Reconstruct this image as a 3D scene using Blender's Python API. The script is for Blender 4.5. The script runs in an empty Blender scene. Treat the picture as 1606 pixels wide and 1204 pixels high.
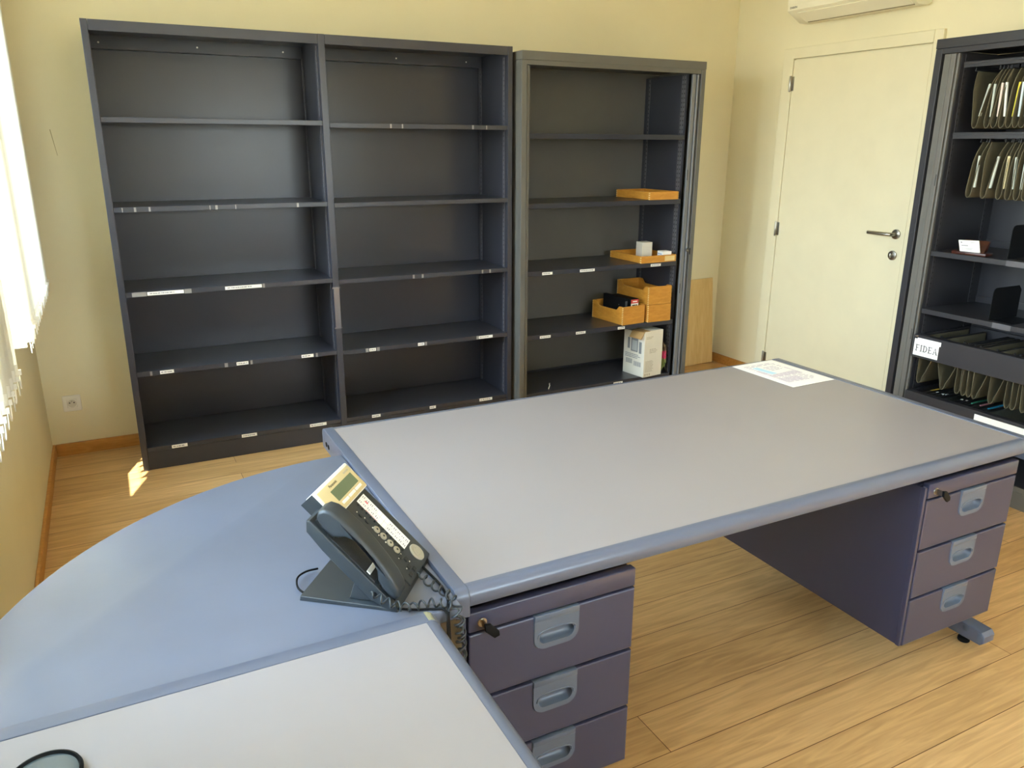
import bpy, bmesh, math, random
from mathutils import Vector, Matrix
random.seed(7)
R = math.radians
SC = bpy.context.scene
COL = SC.collection

# ------------------------------------------------------------------ camera
CAM_POS = Vector((0.3695, -4.2748, 1.5024))
F_PX, YAW, PITCH, ROLL = 1231.06, R(27.1568), R(-17.0012), R(0.28)
fw = Vector((math.sin(YAW) * math.cos(PITCH), math.cos(YAW) * math.cos(PITCH), math.sin(PITCH)))
rt = Vector((math.cos(YAW), -math.sin(YAW), 0))
up = rt.cross(fw)
r2 = math.cos(ROLL) * rt + math.sin(ROLL) * up
u2 = -math.sin(ROLL) * rt + math.cos(ROLL) * up
cd = bpy.data.cameras.new('camera')
cd.sensor_fit = 'HORIZONTAL'; cd.sensor_width = 36; cd.lens = 36 * F_PX / 1606
cd.clip_start = 0.02
cam = bpy.data.objects.new('camera', cd); COL.objects.link(cam)
cam.matrix_world = Matrix(((r2.x, u2.x, -fw.x, CAM_POS.x), (r2.y, u2.y, -fw.y, CAM_POS.y), (r2.z, u2.z, -fw.z, CAM_POS.z), (0, 0, 0, 1)))
SC.camera = cam
# ------------------------------------------------------------------ world, sun, view
W = bpy.data.worlds.new('sky'); SC.world = W; W.use_nodes = True
wn = W.node_tree.nodes; wl = W.node_tree.links; wn.clear()
wo = wn.new('ShaderNodeOutputWorld'); bg = wn.new('ShaderNodeBackground')
tc = wn.new('ShaderNodeTexCoord'); sx = wn.new('ShaderNodeSeparateXYZ'); cr = wn.new('ShaderNodeValToRGB')
mr = wn.new('ShaderNodeMapRange'); mr.inputs[1].default_value = -0.3; mr.inputs[2].default_value = 1
wl.new(tc.outputs['Generated'], sx.inputs[0]); wl.new(sx.outputs[2], mr.inputs[0]); wl.new(mr.outputs[0], cr.inputs[0])
e = cr.color_ramp.elements
e[0].position = 0.18; e[0].color = (0.42, 0.42, 0.36, 1)
e[1].position = 0.30; e[1].color = (0.78, 0.90, 1.0, 1)
n = e.new(0.7); n.color = (0.52, 0.74, 1.0, 1)
wl.new(cr.outputs[0], bg.inputs[0]); bg.inputs[1].default_value = 9.0
wl.new(bg.outputs[0], wo.inputs[0])
sd = bpy.data.lights.new('sun', 'SUN'); sd.energy = 18; sd.angle = R(0.53); sd.color = (1, 0.93, 0.80)
sun = bpy.data.objects.new('sun', sd); COL.objects.link(sun)
sun.rotation_euler = Vector((0.40, 1.06, -1.0)).to_track_quat('-Z', 'Y').to_euler()
vs = SC.view_settings
SC.display_settings.display_device = 'sRGB'
vs.view_transform = 'Standard'; vs.look = 'None'; vs.gamma = 1; vs.use_curve_mapping = False
vs.exposure = 1.86
SC.cycles.max_bounces = 10; SC.cycles.diffuse_bounces = 6; SC.cycles.glossy_bounces = 4
SC.cycles.transparent_max_bounces = 12; SC.cycles.sample_clamp_indirect = 8
SC.cycles.caustics_reflective = False; SC.cycles.caustics_refractive = False
WINDOWS = [(-1.12, -0.30), (-1.84, -1.24), (-3.45, -2.20), (-5.55, -3.75)]       # openings in the window wall, along y; the second an added sun slot
SILL, HEAD = [0.86, 0.80, 0.92, 0.92], 2.42
WT = 0.12                                                         # thickness of the window wall
for i, (a, b) in enumerate(WINDOWS):                             # sky portals in the window openings
    ld = bpy.data.lights.new('sky_portal', 'AREA'); ld.shape = 'RECTANGLE'
    ld.size = b - a; ld.size_y = HEAD - SILL[i]; ld.cycles.is_portal = True
    lo = bpy.data.objects.new('sky_portal', ld); COL.objects.link(lo)
    lo.matrix_world = Matrix(((0, 0, -1, -0.10), (1, 0, 0, (a + b) / 2), (0, 1, 0, (SILL[i] + HEAD) / 2), (0, 0, 0, 1)))

FWIN = (1.4, 2.9, 1.10, 2.05)                                    # window in the wall behind the viewer: x0, x1, z0, z1
ld = bpy.data.lights.new('sky_portal', 'AREA'); ld.shape = 'RECTANGLE'
ld.size = FWIN[1] - FWIN[0]; ld.size_y = FWIN[3] - FWIN[2]; ld.cycles.is_portal = True
lo = bpy.data.objects.new('sky_portal', ld); COL.objects.link(lo)
lo.matrix_world = Matrix(((1, 0, 0, (FWIN[0] + FWIN[1]) / 2), (0, 0, -1, -6.2), (0, 1, 0, (FWIN[2] + FWIN[3]) / 2), (0, 0, 0, 1))) @ Matrix.Rotation(math.pi, 4, 'Y')

# ------------------------------------------------------------------ materials
def lin(c):
    if isinstance(c, str): c = [int(c[i:i + 2], 16) / 255 for i in (0, 2, 4)]
    return tuple((x / 12.92 if x <= 0.04045 else ((x + 0.055) / 1.055) ** 2.4) for x in c) + (1,)
def mat(name, c, rough=0.5, metal=0.0, spec=0.5, var=0.0, vscale=8.0, bump=0.0, bscale=200.0, coat=0.0, stretch=None):
    m = bpy.data.materials.new(name); m.use_nodes = True
    nt = m.node_tree; b = nt.nodes['Principled BSDF']
    col = lin(c)
    b.inputs['Base Color'].default_value = col; b.inputs['Roughness'].default_value = rough
    b.inputs['Metallic'].default_value = metal; b.inputs['Specular IOR Level'].default_value = spec
    b.inputs['Coat Weight'].default_value = coat
    t = nt.nodes.new('ShaderNodeTexCoord'); src = t.outputs['Object']
    if stretch:
        mp = nt.nodes.new('ShaderNodeMapping'); mp.inputs['Scale'].default_value = stretch
        nt.links.new(src, mp.inputs[0]); src = mp.outputs[0]
    nz = nt.nodes.new('ShaderNodeTexNoise'); nz.inputs['Scale'].default_value = vscale; nz.inputs['Detail'].default_value = 5
    nt.links.new(src, nz.inputs[0])
    v = max(var, 0.02)
    rm = nt.nodes.new('ShaderNodeValToRGB')
    rm.color_ramp.elements[0].position = 0.3; rm.color_ramp.elements[1].position = 0.7
    rm.color_ramp.elements[0].color = tuple(x * (1 - v) for x in col[:3]) + (1,)
    rm.color_ramp.elements[1].color = tuple(min(1, x * (1 + v)) for x in col[:3]) + (1,)
    nt.links.new(nz.outputs[0], rm.inputs[0]); nt.links.new(rm.outputs[0], b.inputs['Base Color'])
    if bump:
        n2 = nt.nodes.new('ShaderNodeTexNoise'); n2.inputs['Scale'].default_value = bscale; n2.inputs['Detail'].default_value = 3
        nt.links.new(t.outputs['Object'], n2.inputs[0])
        bp = nt.nodes.new('ShaderNodeBump'); bp.inputs['Strength'].default_value = bump; bp.inputs['Distance'].default_value = 0.002
        nt.links.new(n2.outputs[0], bp.inputs['Height']); nt.links.new(bp.outputs[0], b.inputs['Normal'])
    return m
def mat_holes(name, c, across, pitch=0.025, w=0.0035, h=0.0045):
    m = mat(name, c, 0.45); nt = m.node_tree; b = nt.nodes['Principled BSDF']
    t = nt.nodes.new('ShaderNodeTexCoord'); s = nt.nodes.new('ShaderNodeSeparateXYZ'); nt.links.new(t.outputs['Object'], s.inputs[0])
    def mth(op, a, bb=None):
        q = nt.nodes.new('ShaderNodeMath'); q.operation = op
        for i, x in enumerate((a, bb)):
            if x is None: continue
            if isinstance(x, (int, float)): q.inputs[i].default_value = x
            else: nt.links.new(x, q.inputs[i])
        return q.outputs[0]
    fz = mth('SUBTRACT', mth('FRACT', mth('DIVIDE', s.outputs[2], pitch)), 0.5)
    dz = mth('LESS_THAN', mth('ABSOLUTE', fz), h / pitch)
    da = mth('LESS_THAN', mth('ABSOLUTE', s.outputs[across]), w)
    k = mth('MULTIPLY', dz, da)
    old = b.inputs['Base Color'].links[0].from_socket
    mx = nt.nodes.new('ShaderNodeMix'); mx.data_type = 'RGBA'
    nt.links.new(k, mx.inputs[0]); nt.links.new(old, mx.inputs[6]); mx.inputs[7].default_value = (0.004, 0.004, 0.005, 1)
    nt.links.new(mx.outputs[2], b.inputs['Base Color'])
    return m
def mat_oak_floor():
    m = bpy.data.materials.new('oak_floor_planks'); m.use_nodes = True; nt = m.node_tree; b = nt.nodes['Principled BSDF']
    t = nt.nodes.new('ShaderNodeTexCoord'); mp = nt.nodes.new('ShaderNodeMapping')
    nt.links.new(t.outputs['Object'], mp.inputs[0])
    mp.inputs['Location'].default_value = (0.4, 2.246 + 0.1475 * 40, 0)
    br = nt.nodes.new('ShaderNodeTexBrick'); nt.links.new(mp.outputs[0], br.inputs[0])
    br.offset = 0.37; br.offset_frequency = 2; br.squash = 1
    br.inputs['Scale'].default_value = 1; br.inputs['Brick Width'].default_value = 1.9; br.inputs['Row Height'].default_value = 0.1475
    br.inputs['Mortar Size'].default_value = 0.0012; br.inputs['Mortar Smooth'].default_value = 0.2; br.inputs['Bias'].default_value = 0
    br.inputs['Color1'].default_value = lin('d3ac78'); br.inputs['Color2'].default_value = lin('c29b67'); br.inputs['Mortar'].default_value = lin('6a4418')
    g = nt.nodes.new('ShaderNodeMapping'); g.inputs['Scale'].default_value = (1.2, 16, 16); nt.links.new(t.outputs['Object'], g.inputs[0])
    # each plank row gets its own grain offset
    nz = nt.nodes.new('ShaderNodeTexNoise'); nz.inputs['Scale'].default_value = 3.0; nz.inputs['Detail'].default_value = 8; nz.inputs['Distortion'].default_value = 1.2
    nt.links.new(g.outputs[0], nz.inputs[0])
    cr = nt.nodes.new('ShaderNodeValToRGB'); cr.color_ramp.elements[0].position = 0.32; cr.color_ramp.elements[1].position = 0.68
    cr.color_ramp.elements[0].color = (0.72, 0.66, 0.56, 1); cr.color_ramp.elements[1].color = (1.12, 1.1, 1.06, 1)
    nt.links.new(nz.outputs[0], cr.inputs[0])
    mx = nt.nodes.new('ShaderNodeMix'); mx.data_type = 'RGBA'; mx.blend_type = 'MULTIPLY'; mx.inputs[0].default_value = 0.8
    nt.links.new(br.outputs[0], mx.inputs[6]); nt.links.new(cr.outputs[0], mx.inputs[7])
    nt.links.new(mx.outputs[2], b.inputs['Base Color'])
    b.inputs['Roughness'].default_value = 0.38
    bp = nt.nodes.new('ShaderNodeBump'); bp.inputs['Strength'].default_value = 0.35; bp.inputs['Distance'].default_value = 0.002; bp.invert = True
    nt.links.new(br.outputs['Fac'], bp.inputs['Height']); nt.links.new(bp.outputs[0], b.inputs['Normal'])
    return m
def mat_wood(name, c1, c2, scale=(1, 14, 14), rough=0.45, ns=6.0):
    m = bpy.data.materials.new(name); m.use_nodes = True; nt = m.node_tree; b = nt.nodes['Principled BSDF']
    t = nt.nodes.new('ShaderNodeTexCoord'); g = nt.nodes.new('ShaderNodeMapping'); g.inputs['Scale'].default_value = scale
    nt.links.new(t.outputs['Object'], g.inputs[0])
    nz = nt.nodes.new('ShaderNodeTexNoise'); nz.inputs['Scale'].default_value = ns; nz.inputs['Detail'].default_value = 7; nz.inputs['Distortion'].default_value = 0.8
    nt.links.new(g.outputs[0], nz.inputs[0])
    cr = nt.nodes.new('ShaderNodeValToRGB'); cr.color_ramp.elements[0].position = 0.3; cr.color_ramp.elements[1].position = 0.7
    cr.color_ramp.elements[0].color = lin(c1); cr.color_ramp.elements[1].color = lin(c2)
    nt.links.new(nz.outputs[0], cr.inputs[0]); nt.links.new(cr.outputs[0], b.inputs['Base Color'])
    b.inputs['Roughness'].default_value = rough
    return m
def mat_glass():
    m = bpy.data.materials.new('window_glass'); m.use_nodes = True; nt = m.node_tree; nt.nodes.clear()
    o = nt.nodes.new('ShaderNodeOutputMaterial'); tr = nt.nodes.new('ShaderNodeBsdfTransparent'); gl = nt.nodes.new('ShaderNodeBsdfGlossy')
    tr.inputs[0].default_value = (0.93, 0.95, 0.95, 1); gl.inputs['Roughness'].default_value = 0.02
    lw = nt.nodes.new('ShaderNodeLayerWeight'); pw = nt.nodes.new('ShaderNodeMath'); pw.operation = 'POWER'; pw.inputs[1].default_value = 5
    fr = nt.nodes.new('ShaderNodeMath'); fr.operation = 'MULTIPLY_ADD'; fr.inputs[1].default_value = 0.9; fr.inputs[2].default_value = 0.06
    lw.inputs[0].default_value = 0.5; nt.links.new(lw.outputs['Facing'], pw.inputs[0]); nt.links.new(pw.outputs[0], fr.inputs[0]); mx = nt.nodes.new('ShaderNodeMixShader')
    nt.links.new(fr.outputs[0], mx.inputs[0]); nt.links.new(tr.outputs[0], mx.inputs[1]); nt.links.new(gl.outputs[0], mx.inputs[2])
    nt.links.new(mx.outputs[0], o.inputs[0]); return m
def mat_vane():
    m = bpy.data.materials.new('blind_fabric'); m.use_nodes = True; nt = m.node_tree; nt.nodes.clear()
    o = nt.nodes.new('ShaderNodeOutputMaterial'); d = nt.nodes.new('ShaderNodeBsdfDiffuse'); t = nt.nodes.new('ShaderNodeBsdfTranslucent')
    tcn = nt.nodes.new('ShaderNodeTexCoord'); nz = nt.nodes.new('ShaderNodeTexNoise'); nz.inputs['Scale'].default_value = 300
    cr = nt.nodes.new('ShaderNodeValToRGB'); cr.color_ramp.elements[0].color = lin('d6d1c4'); cr.color_ramp.elements[1].color = lin('e0dcd0')
    nt.links.new(tcn.outputs['Object'], nz.inputs[0]); nt.links.new(nz.outputs[0], cr.inputs[0])
    nt.links.new(cr.outputs[0], d.inputs[0]); nt.links.new(cr.outputs[0], t.inputs[0])
    mx = nt.nodes.new('ShaderNodeMixShader'); mx.inputs[0].default_value = 0.25
    nt.links.new(d.outputs[0], mx.inputs[1]); nt.links.new(t.outputs[0], mx.inputs[2]); nt.links.new(mx.outputs[0], o.inputs[0]); return m

M = dict(
    wall=mat('cream_wall_paint', 'e3d9b6', 0.75, var=0.03, vscale=2, bump=0.08, bscale=350),
    ceil=mat('ceiling_paint', 'efe9d8', 0.8),
    floor=mat_oak_floor(),
    oak=mat_wood('oak_baseboard', 'b07a36', 'c8924c', (2, 12, 12)),
    char=mat('charcoal_painted_steel', '35363f', 0.29, var=0.03, bump=0.05, bscale=900),
    warmgrey=mat('warm_grey_painted_steel', '62605b', 0.38, var=0.03, bump=0.05, bscale=900),
    dark=mat('dark_painted_steel', '2b2a2e', 0.38, var=0.03),
    trim=mat('blue_grey_painted_edge', '595f70', 0.30, var=0.03, bump=0.04, bscale=900),
    top=mat('grey_laminate', '8d888a', 0.34, var=0.02, vscale=3),
    link=mat('blue_grey_lacquered_top', '646a7b', 0.34, var=0.06, vscale=5, bump=0.03, bscale=60),
    drawer=mat('mauve_grey_painted_steel', '38394e', 0.30, var=0.02, bump=0.04, bscale=900),
    handle=mat('grey_plastic', '566070', 0.34),
    black=mat('black_plastic', '0b0c0e', 0.6, spec=0.2),
    phone=mat('slate_phone_plastic', '2e3337', 0.38, bump=0.06, bscale=1500),
    phonekey=mat('phone_button_plastic', '26282a', 0.4),
    grille=mat('phone_grille', '15171a', 0.5),
    shutter=mat('light_grey_painted_steel', '75767a', 0.35),
    white=mat('white_plastic', 'e8e4da', 0.4),
    disp=mat('display_bezel_warm_lit', 'c8b78a', 0.5),  # warm reflection of the walls put into the bezel's base colour
    lcd=mat('lcd_glass', '5e6b52', 0.15),
    silver=mat('silver_plastic', 'a09a88', 0.4),
    chrome=mat('brushed_steel', 'a59f94', 0.28, metal=1.0),
    paper=mat('white_paper', 'f2f1ec', 0.7),
    ink=mat('ink', '2b2b2b', 0.7),
    inkgrey=mat('pale_ink', '9a98a0', 0.7),
    inkred=mat('red_ink', 'c33a4a', 0.6),
    tape=mat('clear_tape', '76757a', 0.25),
    door=mat('cream_door_paint', 'e2d8b6', 0.5, var=0.015),
    acw=mat('air_conditioner_plastic', 'ebe3c9', 0.45),
    acg=mat('air_conditioner_grille', 'b9ae90', 0.5),
    ply=mat_wood('plywood', 'd2ad6c', 'dfc083', (8, 2, 1), 0.6),
    wood=mat_wood('amber_beech', 'bd7f2c', 'd0943c', (3, 3, 12), 0.4),
    woodend=mat_wood('pale_beech', 'dcbf80', 'e8d096', (3, 3, 12), 0.5),
    mahog=mat_wood('mahogany', '2a0f08', '471d10', (4, 12, 12), 0.3),
    card=mat('white_carton', 'e6e2d4', 0.65, var=0.02),
    kraft=mat('kraft_board', 'b99561', 0.75),
    file=mat('olive_card', '5f5843', 0.75, var=0.06, vscale=20),
    filedk=mat('dark_olive_card', '3a3c32', 0.7),
    rod=mat('dark_steel_rod', '2a2a2c', 0.35),
    vane=mat_vane(), glass=mat_glass(),
    glossblack=mat('gloss_black', '14171a', 0.08),
    cream=mat('aged_cream_plastic', '8f8c72', 0.45),
    pink=mat('pink_foil', 'c03060', 0.35), leaf=mat('olive_foil', '7c8a4a', 0.4),
)
def flat(name, c, rough=0.55):
    if name not in M: M[name] = mat(name, c, rough)
    return M[name]

# ------------------------------------------------------------------ geometry helpers
class B:
    def __init__(s): s.bm = bmesh.new()
    def _mark(s): return set(s.bm.verts), set(s.bm.faces)
    def box(s, x0, x1, y0, y1, z0, z1, bev=0.0, mi=0, seg=2, rot=None):
        v0 = set(s.bm.verts) if bev or rot else None
        r = bmesh.ops.create_cube(s.bm, size=1)
        vs_ = r['verts']
        for v in vs_:
            v.co = Vector((x0 + (v.co.x + .5) * (x1 - x0), y0 + (v.co.y + .5) * (y1 - y0), z0 + (v.co.z + .5) * (z1 - z0)))
        fs = {f for v in vs_ for f in v.link_faces}
        for f in fs: f.material_index = mi
        if bev:
            es = list({e_ for v in vs_ for e_ in v.link_edges})
            o = bmesh.ops.bevel(s.bm, geom=es, offset=bev, segments=seg, profile=0.5, affect='EDGES')
            for f in o['faces']: f.material_index = mi
        if rot:
            new = [v for v in s.bm.verts if v not in v0]
            for v in new: v.co = rot @ v.co
        return s
    def prism(s, pts, axis, a0, a1, mi=0, bev=0.0):
        def P(p, a):
            return Vector((a, p[0], p[1])) if axis == 'x' else Vector((p[0], a, p[1])) if axis == 'y' else Vector((p[0], p[1], a))
        A = [s.bm.verts.new(P(p, a0)) for p in pts]; C_ = [s.bm.verts.new(P(p, a1)) for p in pts]
        n_ = len(pts); fs = [s.bm.faces.new(A), s.bm.faces.new(C_)]
        for i in range(n_): fs.append(s.bm.faces.new((A[i], A[(i + 1) % n_], C_[(i + 1) % n_], C_[i])))
        for f in fs: f.material_index = mi
        bmesh.ops.recalc_face_normals(s.bm, faces=fs)
        if bev:
            es = list(fs[0].edges) + list(fs[1].edges)
            o = bmesh.ops.bevel(s.bm, geom=es, offset=bev, segments=3, profile=0.5, affect='EDGES')
            for f in o['faces']: f.material_index = mi
        return s
    def strip(s, pts, axis, a0, a1, mi=0):
        def P(p, a):
            return Vector((a, p[0], p[1])) if axis == 'x' else Vector((p[0], a, p[1]))
        A = [s.bm.verts.new(P(p, a0)) for p in pts]; C_ = [s.bm.verts.new(P(p, a1)) for p in pts]
        for i in range(len(pts) - 1):
            f = s.bm.faces.new((A[i], A[i + 1], C_[i + 1], C_[i])); f.material_index = mi
        return s
    def cyl(s, c, d, r, h, seg=20, mi=0, r_top=None, bev=0.0):
        d = Vector(d).normalized(); q = d.to_track_quat('Z', 'Y').to_matrix().to_4x4()
        mm = Matrix.Translation(Vector(c)) @ q @ Matrix.Translation((0, 0, h / 2))
        o = bmesh.ops.create_cone(s.bm, cap_ends=True, segments=seg, radius1=r, radius2=r if r_top is None else r_top, depth=h, matrix=mm)
        fs = {f for v in o['verts'] for f in v.link_faces}
        for f in fs: f.material_index = mi
        if bev:
            es = [e_ for f in fs if len(f.verts) > 4 for e_ in f.edges]
            o2 = bmesh.ops.bevel(s.bm, geom=list(set(es)), offset=bev, segments=2, profile=.5, affect='EDGES')
            for f in o2['faces']: f.material_index = mi
        return s
    def tube(s, pts, r, seg=8, mi=0, closed=False):
        pts = [Vector(p) for p in pts]; n_ = len(pts); rings = []
        nrm = None
        for i, p in enumerate(pts):
            t = (pts[(i + 1) % n_] - pts[i - 1]) if (closed or 0 < i < n_ - 1) else (pts[1] - pts[0] if i == 0 else pts[-1] - pts[-2])
            if t.length < 1e-9: t = Vector((0, 0, 1))
            t.normalize()
            if nrm is None:
                nrm = t.orthogonal().normalized()
            nrm = (nrm - t * nrm.dot(t))
            nrm = nrm.normalized() if nrm.length > 1e-6 else t.orthogonal().normalized()
            bn = t.cross(nrm)
            rings.append([s.bm.verts.new(p + (nrm * math.cos(2 * math.pi * k / seg) + bn * math.sin(2 * math.pi * k / seg)) * r) for k in range(seg)])
        m_ = n_ if closed else n_ - 1
        for i in range(m_):
            a, b_ = rings[i], rings[(i + 1) % n_]
            for k in range(seg):
                f = s.bm.faces.new((a[k], a[(k + 1) % seg], b_[(k + 1) % seg], b_[k])); f.material_index = mi
        if not closed:
            f = s.bm.faces.new(rings[0][::-1]); f.material_index = mi
            f = s.bm.faces.new(rings[-1]); f.material_index = mi
        return s
    def lathe(s, prof, c, seg=32, mi=0):
        rings = []
        for r_, z in prof:
            rings.append([s.bm.verts.new((c[0] + r_ * math.cos(2 * math.pi * k / seg), c[1] + r_ * math.sin(2 * math.pi * k / seg), c[2] + z)) for k in range(seg)])
        for a, b_ in zip(rings, rings[1:]):
            for k in range(seg):
                f = s.bm.faces.new((a[k], a[(k + 1) % seg], b_[(k + 1) % seg], b_[k])); f.material_index = mi
        f = s.bm.faces.new(rings[0][::-1]); f.material_index = mi
        f = s.bm.faces.new(rings[-1]); f.material_index = mi
        return s
    def xf(s, m):
        for v in s.bm.verts: v.co = m @ v.co
        return s
def obj(name, b, mats, parent=None, smooth=0, loc=None, label=None):
    me = bpy.data.meshes.new(name)
    if isinstance(b, B):
        b.bm.to_mesh(me); b.bm.free()
    else: me = b
    for m in (mats if isinstance(mats, (list, tuple)) else [mats]):
        me.materials.append(M[m] if isinstance(m, str) else m)
    if smooth:
        for p_ in me.polygons: p_.use_smooth = True
        try: me.set_sharp_from_angle(angle=R(smooth))
        except Exception: pass
    o = bpy.data.objects.new(name, me); COL.objects.link(o)
    if parent is not None: o.parent = parent
    if loc: o.location = loc
    if label: o['label'] = label
    return o
def tag(o, label, cat, group=None, kind=None):
    o['label'] = label; o['category'] = cat
    if group: o['group'] = group
    if kind: o['kind'] = kind
    return o
def thing(name, label, cat, loc=(0, 0, 0), rotz=0.0, group=None):
    o = bpy.data.objects.new(name, None); COL.objects.link(o); o.empty_display_size = 0.1
    o.location = loc; o.rotation_euler = (0, 0, rotz)
    return tag(o, label, cat, group)
def struct(name, label, cat, b, m, parent=None, smooth=0):
    o = obj(name, b, m, parent, smooth)
    if parent is None: tag(o, label, cat, kind='structure')
    return o
def text_mesh(body, size, mtx, depth=0.0004, align='CENTER'):
    cu = bpy.data.curves.new('lettering', 'FONT'); cu.body = body; cu.size = size; cu.extrude = depth
    cu.align_x = align; cu.align_y = 'CENTER'
    o = bpy.data.objects.new('lettering', cu); COL.objects.link(o)
    dg = bpy.context.evaluated_depsgraph_get()
    me = bpy.data.meshes.new_from_object(o.evaluated_get(dg))
    bpy.data.objects.remove(o); bpy.data.curves.remove(cu)
    me.transform(mtx); return me
def basis(o, x, y, z):
    x, y, z = Vector(x), Vector(y), Vector(z)
    return Matrix(((x.x, y.x, z.x, o[0]), (x.y, y.y, z.y, o[1]), (x.z, y.z, z.z, o[2]), (0, 0, 0, 1)))
def scribble(b, o, x, y, w, h, rows, words, mi=0, seed=1, z=(0, 0, 1), t=0.0003):
    """rows of short strokes that stand for print too small to read"""
    rr = random.Random(seed); o = Vector(o); x = Vector(x); y = Vector(y); zz = x.cross(y)
    lh = h / rows
    for i in range(rows):
        u = 0.0
        while u < w * (0.75 + 0.25 * rr.random()):
            l = min(w - u, w / words * (0.5 + rr.random()))
            if l <= 0.0005: break
            m = basis(o + x * u + y * (h - (i + 0.75) * lh), x, y, zz)
            bb = B(); bb.box(0, l * 0.8, 0, lh * 0.5, 0, t, mi=mi); bb.xf(m)
            tmp = bpy.data.meshes.new('t'); bb.bm.to_mesh(tmp); bb.bm.free(); 
            n0 = len(b.bm.faces); b.bm.from_mesh(tmp); bpy.data.meshes.remove(tmp)
            u += l
    return b

# ------------------------------------------------------------------ room shell
XR, ZC, YF = 4.202, 2.70, -6.0
b = B(); b.box(-0.3, XR + 0.15, YF - 0.3, 0.15, -0.1, 0); struct('floor', 'honey oak plank floor running across the office', 'floor', b, 'floor')
b = B(); b.box(-0.3, XR + 0.15, YF - 0.3, 0.15, ZC, ZC + 0.1); struct('ceiling', 'pale plain ceiling above the office', 'ceiling', b, 'ceil')
b = B(); b.box(-0.3, XR + 0.15, 0, 0.15, 0, ZC); wall_back = struct('wall_back', 'cream wall behind the two tall shelving units', 'wall', b, 'wall')
b = B(); b.prism([(0.204, 1.555), (0.208, 1.556), (0.2215, 1.441), (0.2195, 1.441)], 'y', -0.0004, 0.0004); obj('scuff_mark', b, flat('scuff', 'b0a278', 0.8), wall_back)
b = B(); b.box(XR, XR + 0.15, YF, 0, 0, ZC); struct('wall_right', 'cream wall around the white door', 'wall', b, 'wall')
b = B(); b.box(-0.3, FWIN[0], YF - 0.3, YF, 0, ZC); b.box(FWIN[1], XR + 0.15, YF - 0.3, YF, 0, ZC); b.box(FWIN[0], FWIN[1], YF - 0.3, YF, 0, FWIN[2]); b.box(FWIN[0], FWIN[1], YF - 0.3, YF, FWIN[3], ZC); struct('wall_front', 'cream wall behind the viewer', 'wall', b, 'wall')
b = B()
ys = [YF] + [v for w_ in sorted(WINDOWS) for v in w_] + [0]
for i in range(0, len(ys), 2): b.box(-WT, 0, ys[i], ys[i + 1], 0, ZC)
for i, (a, c) in enumerate(WINDOWS):
    b.box(-WT, 0, a, c, 0, SILL[i]); b.box(-WT, 0, a, c, HEAD, ZC)
b.box(-0.75, -WT, -1.24, -1.12, 0, ZC)                            # added unseen fin outside, blocks sun to limit the patch indoors
struct('wall_left', 'cream window wall under the vertical blinds', 'wall', b, 'wall')
for i, (a, c) in enumerate(WINDOWS):
    s_ = SILL[i]; t = 0.055; mid = (a + c) / 2
    fr_ = B()
    fr_.box(-0.10, -0.04, a, a + t, s_, HEAD, 0.004); fr_.box(-0.10, -0.04, c - t, c, s_, HEAD, 0.004)
    fr_.box(-0.10, -0.04, a + t, c - t, HEAD - t, HEAD, 0.004); fr_.box(-0.10, -0.04, a + t, c - t, s_, s_ + (0.012 if i == 1 else t))
    two = c - a > 1
    if two: fr_.box(-0.10, -0.04, mid - 0.04, mid + 0.04, s_ + t, HEAD - t, 0.004)
    wo_ = struct('window_%d' % (i + 1), ['white framed window at the far end of the window wall', 'added unseen narrow window letting a strip of sun in under the far blind', 'white framed window behind the near vertical blind', 'white framed window beside the viewer'][i], 'window', fr_, 'white')
    for p0, p1 in (((a + t, mid - 0.04), (mid + 0.04, c - t)) if two else ((a + t, c - t),)):
        g = B(); g.box(-0.072, -0.068, p0, p1, s_ + 0.01, HEAD - t); obj('pane', g, 'glass', wo_)
fr_ = B(); x0, x1, z0, z1 = FWIN; mid = (x0 + x1) / 2
for (a, c, d, e_) in ((x0, x0 + 0.055, z0, z1), (x1 - 0.055, x1, z0, z1), (mid - 0.04, mid + 0.04, z0, z1), (x0, x1, z0, z0 + 0.055), (x0, x1, z1 - 0.055, z1)): fr_.box(a, c, YF - 0.20, YF - 0.13, d, e_)
wo_ = struct('window_5', 'white framed window in the wall behind the viewer', 'window', fr_, 'white')
for a, c in ((x0 + 0.055, mid - 0.04), (mid + 0.04, x1 - 0.055)):
    g = B(); g.box(a, c, YF - 0.168, YF - 0.164, z0 + 0.055, z1 - 0.055); obj('pane', g, 'glass', wo_)
def baseboard(name, label, x0, x1, y0, y1):
    b = B(); b.box(x0, x1, y0, y1, 0, 0.062, 0.003); struct(name, label, 'baseboard', b, 'oak')
baseboard('baseboard_back', 'oak baseboard along the back wall behind the shelving', 0.013, XR - 0.013, -0.013, 0)
baseboard('baseboard_left', 'oak baseboard under the window wall', 0, 0.013, YF, 0)
b = B(); b.box(XR - 0.013, XR, -0.446, -0.013, 0, 0.062, 0.003); b.box(XR - 0.013, XR, YF, -1.50, 0, 0.062, 0.003)
struct('baseboard_right', 'oak baseboard beside the white door', 'baseboard', b, 'oak')

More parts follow.
